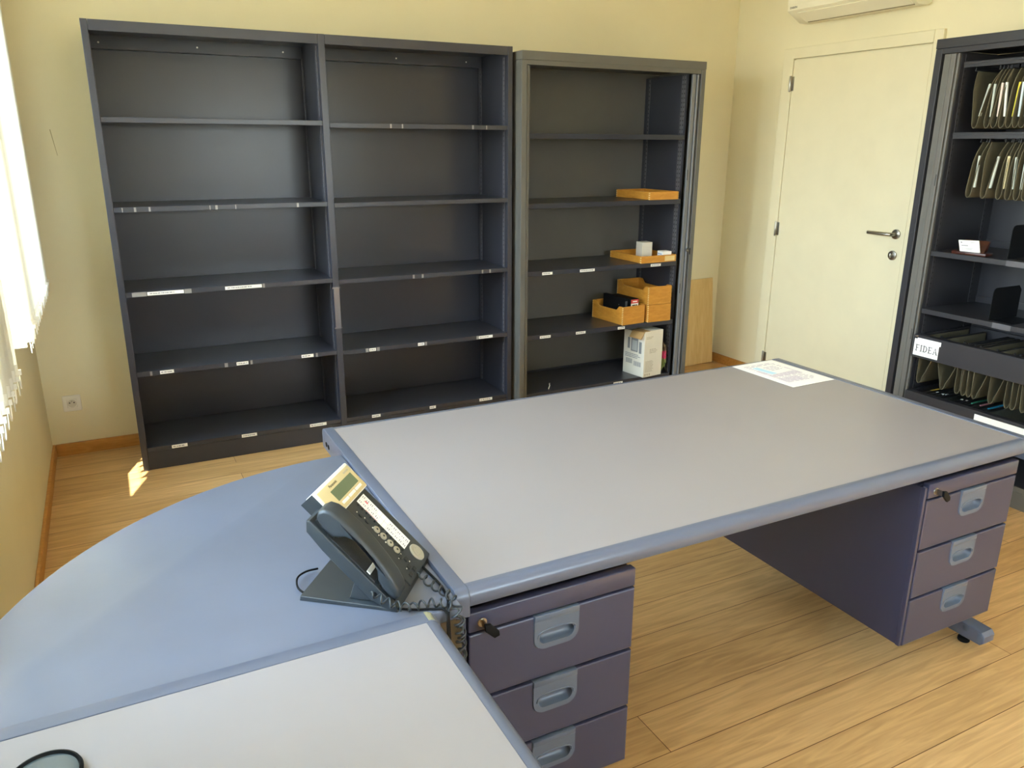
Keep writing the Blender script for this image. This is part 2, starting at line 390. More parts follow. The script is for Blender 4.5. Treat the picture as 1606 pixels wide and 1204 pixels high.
# door
dr = B()
dr.box(XR - 0.018, XR - 0.002, -1.443, -0.530, 0.006, 1.990, 0.002)
door = struct('door_1', 'white flush door between the tall shelving and the filing cabinet', 'door', dr, 'door')
b = B(); b.box(XR - 0.022, XR - 0.001, -0.527, -0.446, 0, 2.057, 0.003); b.box(XR - 0.022, XR - 0.001, -1.496, -1.446, 0, 2.057, 0.003)
b.box(XR - 0.026, XR - 0.001, -1.446, -0.527, 1.997, 2.057, 0.003); obj('door_frame', b, 'door', door)
for z0 in (1.812, 0.95, 0.10):
    b = B(); b.cyl((XR - 0.024, -0.520, z0), (0, 0, 1), 0.0065, 0.09, 12, bev=0.001); b.box(XR - 0.021, XR - 0.017, -0.545, -0.500, z0 + 0.005, z0 + 0.085, 0.001)
    obj('hinge', b, 'chrome', door, 40)
hz, hy = 1.044, -1.392
b = B(); b.cyl((XR - 0.018, hy, hz), (-1, 0, 0), 0.026, 0.009, 28, bev=0.002)
b.tube([(XR - 0.02, hy, hz), (XR - 0.05, hy, hz), (XR - 0.062, hy + 0.006, hz), (XR - 0.068, hy + 0.022, hz), (XR - 0.068, hy + 0.145, hz)], 0.0095, 12)
obj('door_handle', b, 'chrome', door, 40)
b = B(); b.cyl((XR - 0.018, -1.388, 0.93), (-1, 0, 0), 0.0255, 0.009, 28, bev=0.002); b.box(XR - 0.046, XR - 0.026, -1.393, -1.383, 0.917, 0.943, 0.003)
b.cyl((XR - 0.026, -1.388, 0.93), (-1, 0, 0), 0.011, 0.008, 20)
obj('lock_turn', b, 'chrome', door, 40)

# wall socket
so = thing('wall_socket', 'white square electrical socket low on the cream wall beside the bookcase', 'socket', (0.114, 0, 0.266))
b = B(); b.box(-0.0405, 0.0405, -0.008, 0, -0.0405, 0.0405, 0.003); obj('cover_plate', b, 'white', so)
b = B(); b.box(-0.022, 0.022, -0.011, -0.007, -0.022, 0.022, 0.002); obj('insert', b, 'white', so)
b = B(); b.cyl((0, -0.0105, 0), (0, -1, 0), 0.0195, 0.0012, 32); obj('socket_well', b, flat('socket_grey', 'cfcabb'), so)
for x_ in (-0.0095, 0.0095):
    b = B(); b.cyl((x_, -0.0112, 0.004), (0, -1, 0), 0.0032, 0.001, 12); obj('contact_hole', b, 'ink', so)
b = B(); b.cyl((0, -0.011, 0.012), (0, -1, 0), 0.0024, 0.008, 12); obj('earth_pin', b, 'chrome', so)

# air conditioner
ac = thing('air_conditioner', 'cream wall mounted air conditioner above the white door', 'air conditioner', (XR, 0, 0))
y0, y1 = -1.39, -0.62
b = B(); prof = [(0, 2.50), (-0.17, 2.50), (-0.198, 2.47), (-0.202, 2.40), (-0.202, 2.232), (-0.19, 2.224), (-0.10, 2.176), (-0.03, 2.176), (0, 2.19)]
b.prism(prof, 'y', y0, y1, bev=0.003); obj('body', b, 'acw', ac, 30)
b = B(); b.box(-0.2055, -0.2015, y0 + 0.002, y1 - 0.002, 2.262, 2.47, 0.002); obj('front_panel', b, 'acw', ac)
b = B(); b.prism([(-0.186, 2.2205), (-0.110, 2.180), (-0.112, 2.176), (-0.188, 2.2165)], 'y', y0 + 0.02, y1 - 0.06); obj('air_flap', b, 'acw', ac)
b = B(); b.prism([(-0.107, 2.1782), (-0.100, 2.1763), (-0.100, 2.1733), (-0.108, 2.1745)], 'y', y0 + 0.02, y1 - 0.07); obj('air_slot', b, flat('ac_slot', '8f8468'), ac)
me = text_mesh('DAIKIN', 0.016, basis((-0.2025, y1 - 0.045, 2.246), (0, -1, 0), (0, 0, 1), (-1, 0, 0))); obj('lettering', me, 'ink', ac)

# vertical blinds
def blind(label, ya, yb, pitch=0.072):
    t = thing('vertical_blind', label, 'blind', (0.065, yb, 0))
    b = B(); b.box(-0.02, 0.02, ya - yb - 0.02, 0.02, 2.49, 2.53, 0.003); obj('head_rail', b, 'white', t)
    n_ = int((yb - ya) / pitch)
    for i in range(n_ + 1):
        y = -i * pitch; rz = R(4 + random.uniform(-3, 3))
        v = B(); N = 6
        pts = [((k / N - 0.5) * 0.089, 0.004 * (1 - (2 * k / N - 1) ** 2)) for k in range(N + 1)]
        A = [[v.bm.verts.new((p[0], p[1], z)) for p in pts] for z in (0.893, 2.49)]
        for k in range(N): v.bm.faces.new((A[0][k], A[0][k + 1], A[1][k + 1], A[1][k]))
        o = obj('vane', v, 'vane', t, 60, loc=(0, y, 0)); o.rotation_euler = (0, 0, rz)
        w_ = B(); w_.box(-0.043, 0.043, -0.001, 0.006, 0.890, 0.922, 0.001); obj('vane_weight', w_, 'white', o)
        if i < n_:
            for s_ in (-1, 1):
                cc = B(); q = []
                for k in range(9):
                    a = k / 8; q.append((s_ * 0.046, -a * pitch, 0.897 - 0.034 * (1 - (2 * a - 1) ** 2)))
                cc.tube(q, 0.0016, 6); cc.box(s_ * 0.047 - 0.004, s_ * 0.047 + 0.004, -0.004, 0.006, 0.892, 0.906)
                obj('bead_chain', cc, 'white', o)
    return t
blind('white vertical blind at the corner end of the window wall', -1.54, -0.19)
blind('white vertical blind nearest the curved desk extension', -4.4, -1.83)
blind('white vertical blind beside the viewer, added unseen to block the sun', -5.6, -4.422)  # unseen blind added to keep direct sun off the nearer desk

# ------------------------------------------------------------------ double bookcase
YB = -0.40
bx = [0.3867, 1.3698, 2.3522]
bc = thing('double_bookcase', 'charcoal steel double bookcase with empty shelves and white shelf labels', 'bookcase', (bx[0], YB, 0))
L_ = bx[2] - bx[0]; dpt = 0.382
def upright(x0, x1):
    b = B(); b.box(x0, x1, 0, 0.03, 0, 1.98, 0.0015); c_ = (x0 + x1) / 2
    b.box(x0 + 0.004, x1 - 0.004, 0.03, dpt, 0.0, 1.978)
    return obj('upright', b, 'char', bc)
upright(0, 0.0265); upright(0.962, 0.9935); upright(L_ - 0.0265, L_)
b = B(); b.box(0.004, L_ - 0.004, dpt - 0.004, dpt, 0.02, 1.978); obj('back_panel', b, 'char', bc)
bays = [(0.0265, 0.962), (0.9935, L_ - 0.0265)]
tops = [[1.603, 1.230, 0.857, 0.486], [1.594, 1.223, 0.847, 0.480]]
label_x = {(0, 2): [(0.503, 0.657), (0.838, 1.006)], (0, 3): [(0.513, 0.573), (0.855, 0.91), (1.168, 1.228)], (0, 4): [(0.522, 0.592), (0.845, 0.918), (1.184, 1.27)],
           (1, 3): [(1.519, 1.555), (1.789, 1.825), (2.149, 2.234)], (1, 4): [(1.516, 1.563), (1.846, 1.882), (2.15, 2.23)]}
tape_x = {(0, 1): [(0.494, 0.503), (0.446, 0.450), (0.553, 0.561), (0.807, 0.811), (0.832, 0.842), (0.919, 0.923), (1.20, 1.21)], (1, 0): [(1.68, 1.688), (1.74, 1.747), (2.12, 2.13), (2.20, 2.206)],
          (1, 2): [(1.772, 1.782), (1.822, 1.832), (2.170, 2.178), (2.215, 2.224)], (0, 2): [(0.44, 0.50), (0.66, 0.69), (1.01, 1.02)], (0, 3): [(0.47, 0.48), (0.80, 0.815), (0.92, 0.93), (1.24, 1.25)], (1, 3): [(1.50, 1.515), (1.56, 1.575), (1.83, 1.84), (2.135, 2.147)]}
def shelf_label(par, x0, x1, z0, z1, seed, yy=-0.0012, tilt=0.0):
    b = B(); b.box(x0, x1, yy - 0.0006, yy + 0.001, z0, z1); o = obj('shelf_label', b, 'paper', par)
    w_ = x1 - x0
    s_ = B(); scribble(s_, (x0 + w_ * 0.06, yy - 0.0008, z0 + (z1 - z0) * 0.2), (1, 0, 0), (0, 0, 1), w_ * 0.86, (z1 - z0) * 0.65, 1, max(3, int(w_ / 0.012)), seed=seed)
    me = bpy.data.meshes.new('print'); s_.bm.to_mesh(me); s_.bm.free()
    # print joins the label's own mesh
    bm = bmesh.new(); bm.from_mesh(o.data); nf = len(bm.faces); bm.from_mesh(me); bm.faces.ensure_lookup_table()
    for f in bm.faces[nf:]: f.material_index = 1
    bm.to_mesh(o.data); bm.free(); o.data.materials.append(M['inkgrey'])
sd_ = 1
for bi, (x0, x1) in enumerate(bays):
    for si, zt in enumerate(tops[bi] + [0.113]):
        last = si == 4
        b = B()
        b.box(x0 + 0.001, x1 - 0.001, 0.004, dpt - 0.006, zt - 0.004, zt)
        b.box(x0 + 0.001, x1 - 0.001, 0.002, 0.008, zt - (0.022 if not last else 0.020), zt, 0.0012)
        b.box(x0 + 0.001, x1 - 0.001, dpt - 0.012, dpt - 0.006, zt - 0.022, zt)
        sh = obj('shelf' if not last else 'bottom_shelf', b, 'char', bc)
        for (a, c) in label_x.get((bi, si), []):
            shelf_label(sh, a - bx[0], c - bx[0], zt - 0.0185, zt - 0.003, sd_, yy=0.0012); sd_ += 1
        for (a, c) in tape_x.get((bi, si), []):
            t_ = B(); t_.box(a - bx[0], c - bx[0], 0.0012, 0.003, zt - 0.021, zt - 0.001); obj('tape_strip', t_, flat('old_tape', '8d8b8a', 0.3), sh)
    b = B(); b.box(x0 + 0.001, x1 - 0.001, 0.006, 0.012, 0.0, 0.091, 0.001); obj('kick_plate', b, 'char', bc)
    b = B(); b.box(x0 + 0.001, x1 - 0.001, 0.001, 0.006, 1.937, 1.9795, 0.0012); b.box(x0 + 0.001, x1 - 0.001, 0.006, dpt - 0.004, 1.955, 1.9795); b.box(x0 + 0.001, x1 - 0.001, 0.32, dpt - 0.005, 1.90, 1.955)
    tb = obj('top_beam', b, 'char', bc)
    for fx in (0.04, 0.48, 0.9):
        s_ = B(); s_.cyl((x0 + fx * (x1 - x0), 0.319, 1.925), (0, -1, 0), 0.004, 0.002, 10); obj('screw', s_, 'white', tb)
    for k, xx in enumerate((x0 + 0.0012, x1 - 0.0012)):      # slotted rails in the four inner corners
        for yy in (0.045, 0.335):
            s_ = B(); s_.box(-0.0011, 0.0011, -0.012, 0.012, -0.92, 0.90)
            M.setdefault('holes_char', mat_holes('perforated_charcoal', '55535a', 1)); obj('slotted_rail', s_, 'holes_char', bc, loc=(xx, yy, 1.03))
b = B(); b.box(0.958, 0.9975, -0.0016, 0.001, 0.805, 0.812); b.box(0.958, 0.9975, -0.0016, 0.001, 0.60, 0.607); b.box(0.964, 0.992, -0.0012, 0.001, 0.607, 0.805)
obj('tape_patch', b, flat('tape_film', '6a686c', 0.15), bc)

# ------------------------------------------------------------------ tambour cupboard
tx0, tx1, tyf, tH = 2.3758, 3.5757, -0.4586, 1.9588
tc_ = thing('tambour_cupboard', 'warm grey steel roller shutter cupboard holding wooden trays and boxes', 'cupboard', (tx0, tyf, 0))
Wd = tx1 - tx0; Dp = 0.44
b = B(); b.box(-0.001, Wd + 0.001, -0.002, Dp, 1.916, tH, 0.002); obj('top_cap', b, 'warmgrey', tc_)
b = B(); b.box(0.03, Wd - 0.03, 0.001, 0.03, 1.892, 1.916, 0.001); obj('front_rail', b, 'warmgrey', tc_)
for x0, x1 in ((0, 0.03), (Wd - 0.028, Wd)):
    b = B(); b.box(x0, x1, 0, 0.022, 0, 1.915, 0.0015); s_ = (0, 0.006) if x0 == 0 else (Wd - 0.006, Wd); b.box(s_[0], s_[1], 0.022, Dp, 0, 1.915)
    obj('side_panel', b, 'warmgrey', tc_)
b = B(); b.box(0.006, Wd - 0.006, Dp - 0.004, Dp, 0.02, 1.915); obj('back_panel', b, 'warmgrey', tc_)
b = B(); b.box(0.03, Wd - 0.03, 0.006, 0.014, 0, 0.066, 0.001); obj('plinth', b, 'warmgrey', tc_)
for x0, x1 in ((0.058, 0.0595), (Wd - 0.1005, Wd - 0.099)):
    b = B(); b.box(x0, x1, 0.03, Dp - 0.004, 0.02, 1.89); obj('inner_panel', b, 'char', tc_)
    for yy in (0.055, 0.075, 0.395):
        s_ = B(); s_.box(-0.0011, 0.0011, -0.008, 0.008, -0.90, 0.89)
        M.setdefault('holes_warm', mat_holes('perforated_grey', '5d5c60', 1)); obj('slotted_rail', s_, 'holes_warm', tc_, loc=((x1 + 0.0005) if x0 < 0.5 else (x0 - 0.0005), yy, 1.0))
# rolled-back shutter edges showing in the door slots
b = B(); b.box(0.036, 0.053, 0.010, 0.024, 0.06, 1.89, 0.002); obj('shutter_edge', b, 'warmgrey', tc_)
b = B(); b.box(Wd - 0.079, Wd - 0.055, 0.014, 0.028, 0.06, 1.89, 0.002); b.box(Wd - 0.050, Wd - 0.037, 0.008, 0.024, 0.06, 1.89, 0.003)
for z0 in (1.30, 0.62):
    b.box(Wd - 0.076, Wd - 0.0725, 0.0128, 0.016, z0, z0 + 0.06, mi=1)
se = obj('shutter_edge', b, ['shutter', 'ink'], tc_)
b = B(); b.cyl((Wd - 0.043, 0.008, 0.885), (0, -1, 0), 0.011, 0.012, 18, bev=0.002); b.cyl((Wd - 0.043, -0.004, 0.885), (0, -1, 0), 0.008, 0.014, 18, bev=0.002); b.box(Wd - 0.046, Wd - 0.04, -0.022, -0.017, 0.862, 0.9, 0.002, mi=1)
obj('lock', b, ['chrome', 'black'], se, 40)
tsh = [1.557, 1.190, 0.820, 0.453, 0.105]
tlab = {2: [(2.529, 2.595), (2.778, 2.879), (3.28, 3.355)], 3: [(2.52, 2.591), (2.763, 2.83), (3.06, 3.111)], 4: [(3.047, 3.114)]}
for si, zt in enumerate(tsh):
    b = B(); b.box(0.0605, Wd - 0.1025, 0.03, Dp - 0.006, zt - 0.004, zt); b.box(0.0605, Wd - 0.1025, 0.028, 0.034, zt - 0.027, zt, 0.0015); b.box(0.0605, Wd - 0.1025, Dp - 0.014, Dp - 0.006, zt - 0.02, zt + (0.012 if si == 4 else 0))
    sh = obj('shelf', b, 'char' if si != 9 else 'char', tc_)
    for (a, c) in tlab.get(si, []):
        shelf_label(sh, a - tx0, c - tx0, zt - 0.0235, zt - 0.0085, sd_, yy=0.0275); sd_ += 1

# things on the cupboard shelves
def tray(name, label, loc, rz, w, d, h, t=0.009, plate=False, dip=False, cat='tray', group=None, base=True):
    o = thing(name, label, cat, loc, R(rz), group)
    for nm_, y_ in (('front_board', 0), ('rear_board', d - t)):
        b = B(); b.box(0, w, y_, y_ + t, 0, h, 0.0012); nj = max(2, int(h / 0.011))
        for x0 in (-0.0003, w - 0.0003):             # pale end grain of the corner joints
            for k in range(nj): b.box(x0, x0 + 0.0006, y_, y_ + t, h * (k + 0.15) / nj, h * (k + 0.6) / nj, mi=1)
        for k in range(nj): b.box(0.0, 0.003, y_ - 0.0003, y_ + 0.0003, h * (k + 0.15) / nj, h * (k + 0.6) / nj, mi=1)
        obj(nm_, b, ['wood', 'woodend'], o)
    for x0 in (0, w - t):
        b = B()
        if dip:
            z1, z2 = h, h - 0.026
            b.prism([(t, 0.001), (d - t, 0.001), (d - t, z1), (d - t - 0.03, z1), (d - t - 0.05, z2 + .004), (d - t - 0.06, z2), (t + 0.06, z2), (t + 0.05, z2 + .004), (t + 0.03, z1), (t, z1)], 'x', x0, x0 + t)
        else: b.box(x0, x0 + t, t, d - t, 0.001, h, 0.0012)
        obj('side_board', b, 'wood', o)
    b = B(); b.box(t, w - t, t, d - t, 0.001, 0.006); obj('bottom_board', b, 'wood', o)
    if plate:
        b = B(); b.box(w - 0.085, w - 0.012, -0.0015, 0.0, 0.006, h - 0.006); obj('name_plate', b, 'woodend', o)
    return o
tray('wooden_tray', 'shallow empty wooden tray alone on the second cupboard shelf', (3.237, -0.440, 1.1905), 1, 0.215, 0.335, 0.046)
tray('wooden_tray', 'shallow wooden tray holding two small white boxes', (3.197, -0.444, 0.8205), 0.5, 0.262, 0.325, 0.042, plate=True)
b = B(); b.box(0, 0.074, 0, 0.07, 0, 0.096, 0.0015); b.box(0.004, 0.070, -0.0004, 0, 0.004, 0.008)
o = obj('white_box', b, 'card'); o.location = (3.318, -0.285, 0.8272); o.rotation_euler = (0, 0, R(-3)); tag(o, 'upright white cardboard box standing in the wooden tray', 'box')
b = B(); b.box(0, 0.062, 0, 0.06, 0, 0.054, 0.001); scribble(b, (-0.0004, 0.052, 0.022), (0, -1, 0), (0, 0, 1), 0.04, 0.02, 2, 3, mi=1)
for f in b.bm.faces:
    if f.calc_area() < 2e-5 * 12 and len(f.verts) == 4 and f.calc_center_median().x < 0.0002 and f.calc_area() < 3e-4: f.material_index = 1
o = obj('white_box', b, ['paper', flat('blue_ink', '5a88b8')]); o.location = (3.372, -0.424, 0.8272); o.rotation_euler = (0, 0, R(-4)); tag(o, 'small flat white box in the front corner of the wooden tray', 'box')
tray('wooden_card_box', 'wooden card index box holding black cases', (3.085, -0.442, 0.4535), 5, 0.172, 0.30, 0.111, dip=True, cat='box')
tray('wooden_card_box', 'closed looking wooden index box under another one at the cupboard side', (3.272, -0.442, 0.4535), 0, 0.172, 0.34, 0.108, cat='box')
tray('wooden_card_box', 'wooden index box stacked on top of another beside the cupboard side', (3.271, -0.440, 0.5625), 0, 0.172, 0.34, 0.110, dip=True, cat='box')
mz = Matrix.Translation((3.085, -0.442, 0.4535)) @ Matrix.Rotation(R(5), 4, 'Z')
o = thing('black_case', 'slim black upright case in the wooden index box', 'case'); o.matrix_world = mz @ Matrix.Translation((0.045, 0.04, 0.0065))
b = B(); b.box(0, 0.022, 0, 0.21, 0, 0.150, 0.0015); obj('case_body', b, 'black', o)
b = B(); b.box(0.003, 0.019, -0.0012, 0.0, 0.01, 0.13); obj('spine_strip', b, flat('grey_spine', '4c5054'), o)
for zz in (0.085, 0.103):
    b = B(); b.cyl((0.0, 0.03 + (zz - 0.085) * 1.4, zz), (-1, 0, 0), 0.003, 0.001, 12); obj('rivet', b, 'chrome', o)
o = thing('black_case', 'wide black case with red and white end label in the wooden index box', 'case'); o.matrix_world = mz @ Matrix.Translation((0.078, 0.025, 0.0065))
b = B(); b.box(0, 0.064, 0, 0.20, 0, 0.142, 0.0015); obj('case_body', b, 'black', o)
b = B(); b.box(0.003, 0.061, -0.0008, 0, 0.115, 0.139, mi=1); b.box(0.003, 0.061, -0.0008, 0, 0.082, 0.115); b.box(0.012, 0.036, -0.0012, 0, 0.095, 0.108, mi=2); b.box(0.039, 0.050, -0.0012, 0, 0.095, 0.108, mi=2)
b.box(0.016, 0.05, -0.0012, 0, 0.123, 0.13, mi=0)
obj('end_label', b, ['paper', flat('label_red', 'cc4a44'), flat('label_ink', '585a48')], o)

# carton
ca = thing('carton', 'white printed cardboard carton with torn open flap on the lowest cupboard shelf', 'carton', (3.250, -0.455, 0.1055), R(8))
cw, cdp, ch = 0.155, 0.185, 0.292
b = B(); t_ = 0.003
b.box(0, cw, 0, t_, 0, ch); b.box(0, cw, cdp - t_, cdp, 0, ch); b.box(0, t_, t_, cdp - t_, 0, ch - 0.012); b.box(cw - t_, cw, t_, cdp - t_, 0, ch); b.box(0, cw, 0, cdp, 0, t_)
obj('carton_body', b, 'card', ca)
b = B(); b.prism([(0.05, ch - 0.002), (cw, ch - 0.004), (cw, ch), (0.05, ch + 0.002)], 'y', 0.001, cdp); obj('top_flap', b, 'card', ca)
b = B(); b.prism([(-0.026, ch - 0.046), (-0.001, ch - 0.009), (0.05, ch - 0.002), (0.05, ch + 0.001), (-0.003, ch - 0.005), (-0.029, ch - 0.044)], 'y', 0.006, cdp * 0.6); obj('torn_flap', b, 'kraft', ca)
b = B()
scribble(b, (0.014, -0.0004, ch - 0.05), (1, 0, 0), (0, 0, 1), 0.06, 0.018, 2, 7, seed=3)
scribble(b, (0.045, -0.0004, 0.150), (1, 0, 0), (0, 0, 1), 0.07, 0.030, 3, 5, seed=5)
scribble(b, (0.014, -0.0004, 0.03), (1, 0, 0), (0, 0, 1), 0.07, 0.075, 9, 7, seed=8)
for k in range(3): b.box(0.012 + 0.018 * k, 0.022 + 0.018 * k, -0.0004, 0, 0.008, 0.022)
obj('front_print', b, flat('carton_ink', 'bfb7a4'), ca)
b = B()
for (ya, yb, za, zb) in ((0.130, 0.150, 0.165, 0.235), (0.058, 0.120, 0.152, 0.238), (0.026, 0.048, 0.148, 0.222)): b.box(-0.0004, 0, ya, yb, za, zb)
for k in range(13): b.box(-0.0004, 0, 0.158 - k * 0.0045, 0.158 - k * 0.0045 + (0.0028 if k % 3 else 0.0016), 0.070, 0.100)
for k in range(14): b.box(-0.0004, 0, 0.085 - k * 0.0045, 0.085 - k * 0.0045 + (0.0016 if k % 4 else 0.003), 0.062, 0.092)
scribble(b, (-0.0004, 0.168, 0.108), (0, -1, 0), (0, 0, 1), 0.14, 0.030, 3, 14, seed=11)
obj('side_print', b, flat('carton_side_ink', '8a8d8f'), ca)
b = B()
for (ya, yb, za, zb) in ((0.066, 0.110, 0.160, 0.224), (0.074, 0.10, 0.188, 0.196)): b.box(-0.0007, -0.0003, ya, yb, za, zb, mi=0 if za < 0.2 else 1)
obj('side_picture', b, [flat('carton_pale', 'b5bab8'), flat('carton_mark', '45484a')], ca)
# crumpled foil bag behind the carton
b = B(); bmesh.ops.create_icosphere(b.bm, subdivisions=4, radius=1)
for v in b.bm.verts:
    d_ = 1 + 0.12 * math.sin(v.co.x * 9 + v.co.z * 7) * math.cos(v.co.y * 8) + 0.06 * math.sin(v.co.z * 19 + v.co.x * 5)
    v.co = Vector((v.co.x * 0.017 * d_, v.co.y * 0.055 * d_, (v.co.z * d_) * 0.095))
for f in b.bm.faces:
    c_ = f.calc_center_median(); f.material_index = 1 if (-0.01 < c_.z < 0.035 and c_.y < 0.02) else (2 if c_.z > 0.04 else 0)
zmin = min(v.co.z for v in b.bm.verts)
o = obj('foil_bag', b, ['leaf', 'pink', flat('brown_foil', '5a4a34')], smooth=60); o.location = (3.438, -0.375, 0.1055 - zmin); tag(o, 'crumpled green and pink bag squeezed between the white carton and the cupboard side', 'bag')
b = B(); pts = [(0, 0, 0.0), (0.004, 0.0, 0.012), (0.009, 0.002, 0.022), (0.007, 0.004, 0.03), (0.010, 0.004, 0.036)]
for p_, q_ in zip(pts, pts[1:]): b.prism([(p_[0], p_[2]), (p_[0] + 0.004, p_[2]), (q_[0] + 0.004, q_[2]), (q_[0], q_[2])], 'y', p_[1], p_[1] + 0.0006)
o = obj('paper_scrap', b, 'paper'); o.location = (2.60, -0.40, 0.1055); tag(o, 'curled white scrap of paper on the lowest cupboard shelf', 'scrap')

# leaning board
b = B(); b.box(0, 0.27, 0, 0.012, 0, 0.605, 0.001)
o = obj('plywood_board', b, 'ply'); o.location = (3.882, -0.066, 0.0); o.rotation_euler = (R(-4.6), R(-1.2), 0); tag(o, 'pale plywood board leaning on the back wall beside the cupboard', 'board')

# ------------------------------------------------------------------ filing cabinet by the door
rx, ry0, rH = 3.7204, -1.8064, 1.9474
fc = thing('filing_cabinet', 'dark steel open filing cabinet beside the door with hanging files', 'cabinet', (rx, ry0, 0))
# local: x into the cabinet (towards the wall), y negative along the front
Wf, Df = 1.20, 0.43
b = B(); b.box(-0.002, Df, -Wf - 0.001, 0.001, 1.908, rH, 0.002); obj('top_cap', b, 'dark', fc)
b = B(); b.box(0.001, 0.03, -Wf + 0.03, -0.03, 1.886, 1.908, 0.001); obj('front_rail', b, 'dark', fc)
for ya, yb in ((-0.031, 0), (-Wf, -Wf + 0.031)):
    b = B(); b.box(0, 0.022, ya, yb, 0, 1.907, 0.0015); s_ = (-0.006, 0) if yb == 0 else (-Wf, -Wf + 0.006); b.box(0.022, Df, s_[0], s_[1], 0, 1.907); obj('side_panel', b, 'dark', fc)
b = B(); b.box(Df - 0.004, Df, -Wf + 0.006, -0.006, 0.02, 1.907); obj('back_panel', b, 'dark', fc)
for ya in (-0.108, -Wf + 0.107):
    b = B(); b.box(0.03, Df - 0.004, ya, ya + 0.0015, 0.02, 1.885); obj('inner_panel', b, 'dark', fc)
    for xx in (0.06, 0.37):
        s_ = B(); s_.box(-0.008, 0.008, -0.0011, 0.0011, -0.90, 0.88); M.setdefault('holes_dark', mat_holes('perforated_dark', '3a393c', 0)); obj('slotted_rail', s_, 'holes_dark', fc, loc=(xx, ya - 0.0008 if ya > -0.5 else ya + 0.002, 1.0))
for ya, sg in ((-0.09, 1), (-Wf + 0.036, -1)):
    b = B(); b.box(0.012, 0.026, ya, ya + 0.054, 0.06, 1.885, 0.002); b.box(0.009, 0.013, ya + 0.022, ya + 0.028, 0.06, 1.885, 0.001)
    b.box(0.020, 0.034, ya - 0.012 if sg > 0 else ya + 0.056, ya - 0.002 if sg > 0 else ya + 0.066, 0.06, 1.885, 0.002)
    for z0 in (1.33, 0.62): b.box(0.0112, 0.014, ya + 0.003, ya + 0.0065, z0, z0 + 0.05, mi=1)
    obj('shutter_edge', b, ['warmgrey', 'ink'], fc)
b = B(); b.box(0.004, 0.012, -Wf + 0.03, -0.03, 0, 0.098, 0.001); b.box(0.001, 0.006, -Wf + 0.03, -0.03, 0.012, 0.078, 0.001); obj('plinth', b, 'warmgrey', fc)
b = B(); b.box(0.012, Df - 0.006, -Wf + 0.108, -0.11, 0.094, 0.098); obj('bottom_shelf', b, 'dark', fc)
for zt, nm in ((1.041, 0), (0.772, 1)):
    b = B(); b.box(0.03, Df - 0.006, -Wf + 0.108, -0.11, zt - 0.004, zt); b.box(0.026, 0.032, -Wf + 0.108, -0.11, zt - 0.023, zt, 0.0015); b.box(Df - 0.012, Df - 0.006, -Wf + 0.108, -0.11, zt - 0.004, zt + 0.03)
    sh = obj('shelf', b, 'dark', fc)
    b = B(); b.box(0.0252, 0.027, -0.56, -0.46, zt - 0.0235, zt + 0.0006) if nm == 0 else b.box(0.0252, 0.027, -0.53, -0.45, zt - 0.0235, zt + 0.0006); obj('label_holder', b, flat('clear_label_holder', '5d5c60', 0.2), sh)
def rail(z0, z1):
    b = B(); b.box(0.044, 0.052, -Wf + 0.11, -0.112, z0, z1, 0.0012); b.box(0.041, 0.046, -Wf + 0.11, -0.112, z0 + (z1 - z0) * 0.5, z1 - 0.002, 0.001)
    b.box(0.34, 0.35, -Wf + 0.11, -0.112, z0, z1); b.box(0.052, 0.34, -0.124, -0.112, z0 + 0.006, z1 - 0.004); b.box(0.052, 0.34, -Wf + 0.11, -Wf + 0.122, z0 + 0.006, z1 - 0.004)
    return obj('hanging_rail', b, 'dark', fc)
rail(1.826, 1.850); rail(1.533, 1.560)
def drawer_frame(z0, z1):
    b = B(); b.box(-0.004, 0.003, -Wf + 0.112, -0.112, z0, z1, 0.0012); b.box(0.003, 0.03, -Wf + 0.112, -0.112, z1 - 0.008, z1); b.box(0.003, 0.024, -Wf + 0.112, -0.112, z0, z0 + 0.006)
    b.box(0.40, 0.41, -Wf + 0.115, -0.115, z0 + 0.02, z1); b.box(0.03, 0.40, -0.124, -0.114, z0 + 0.03, z1); b.box(0.03, 0.40, -Wf + 0.114, -Wf + 0.124, z0 + 0.03, z1)
    return obj('filing_frame', b, 'dark', fc)
fr1 = drawer_frame(0.545, 0.652); fr2 = drawer_frame(0.270, 0.376)
b = B(); b.box(-0.0062, -0.0042, -0.247, -0.121, 0.556, 0.634, 0.0004); b.box(-0.0068, -0.0058, -0.255, -0.135, 0.620, 0.640)
sg = obj('name_card', b, 'paper', fr1, label='white FIDEA name card')
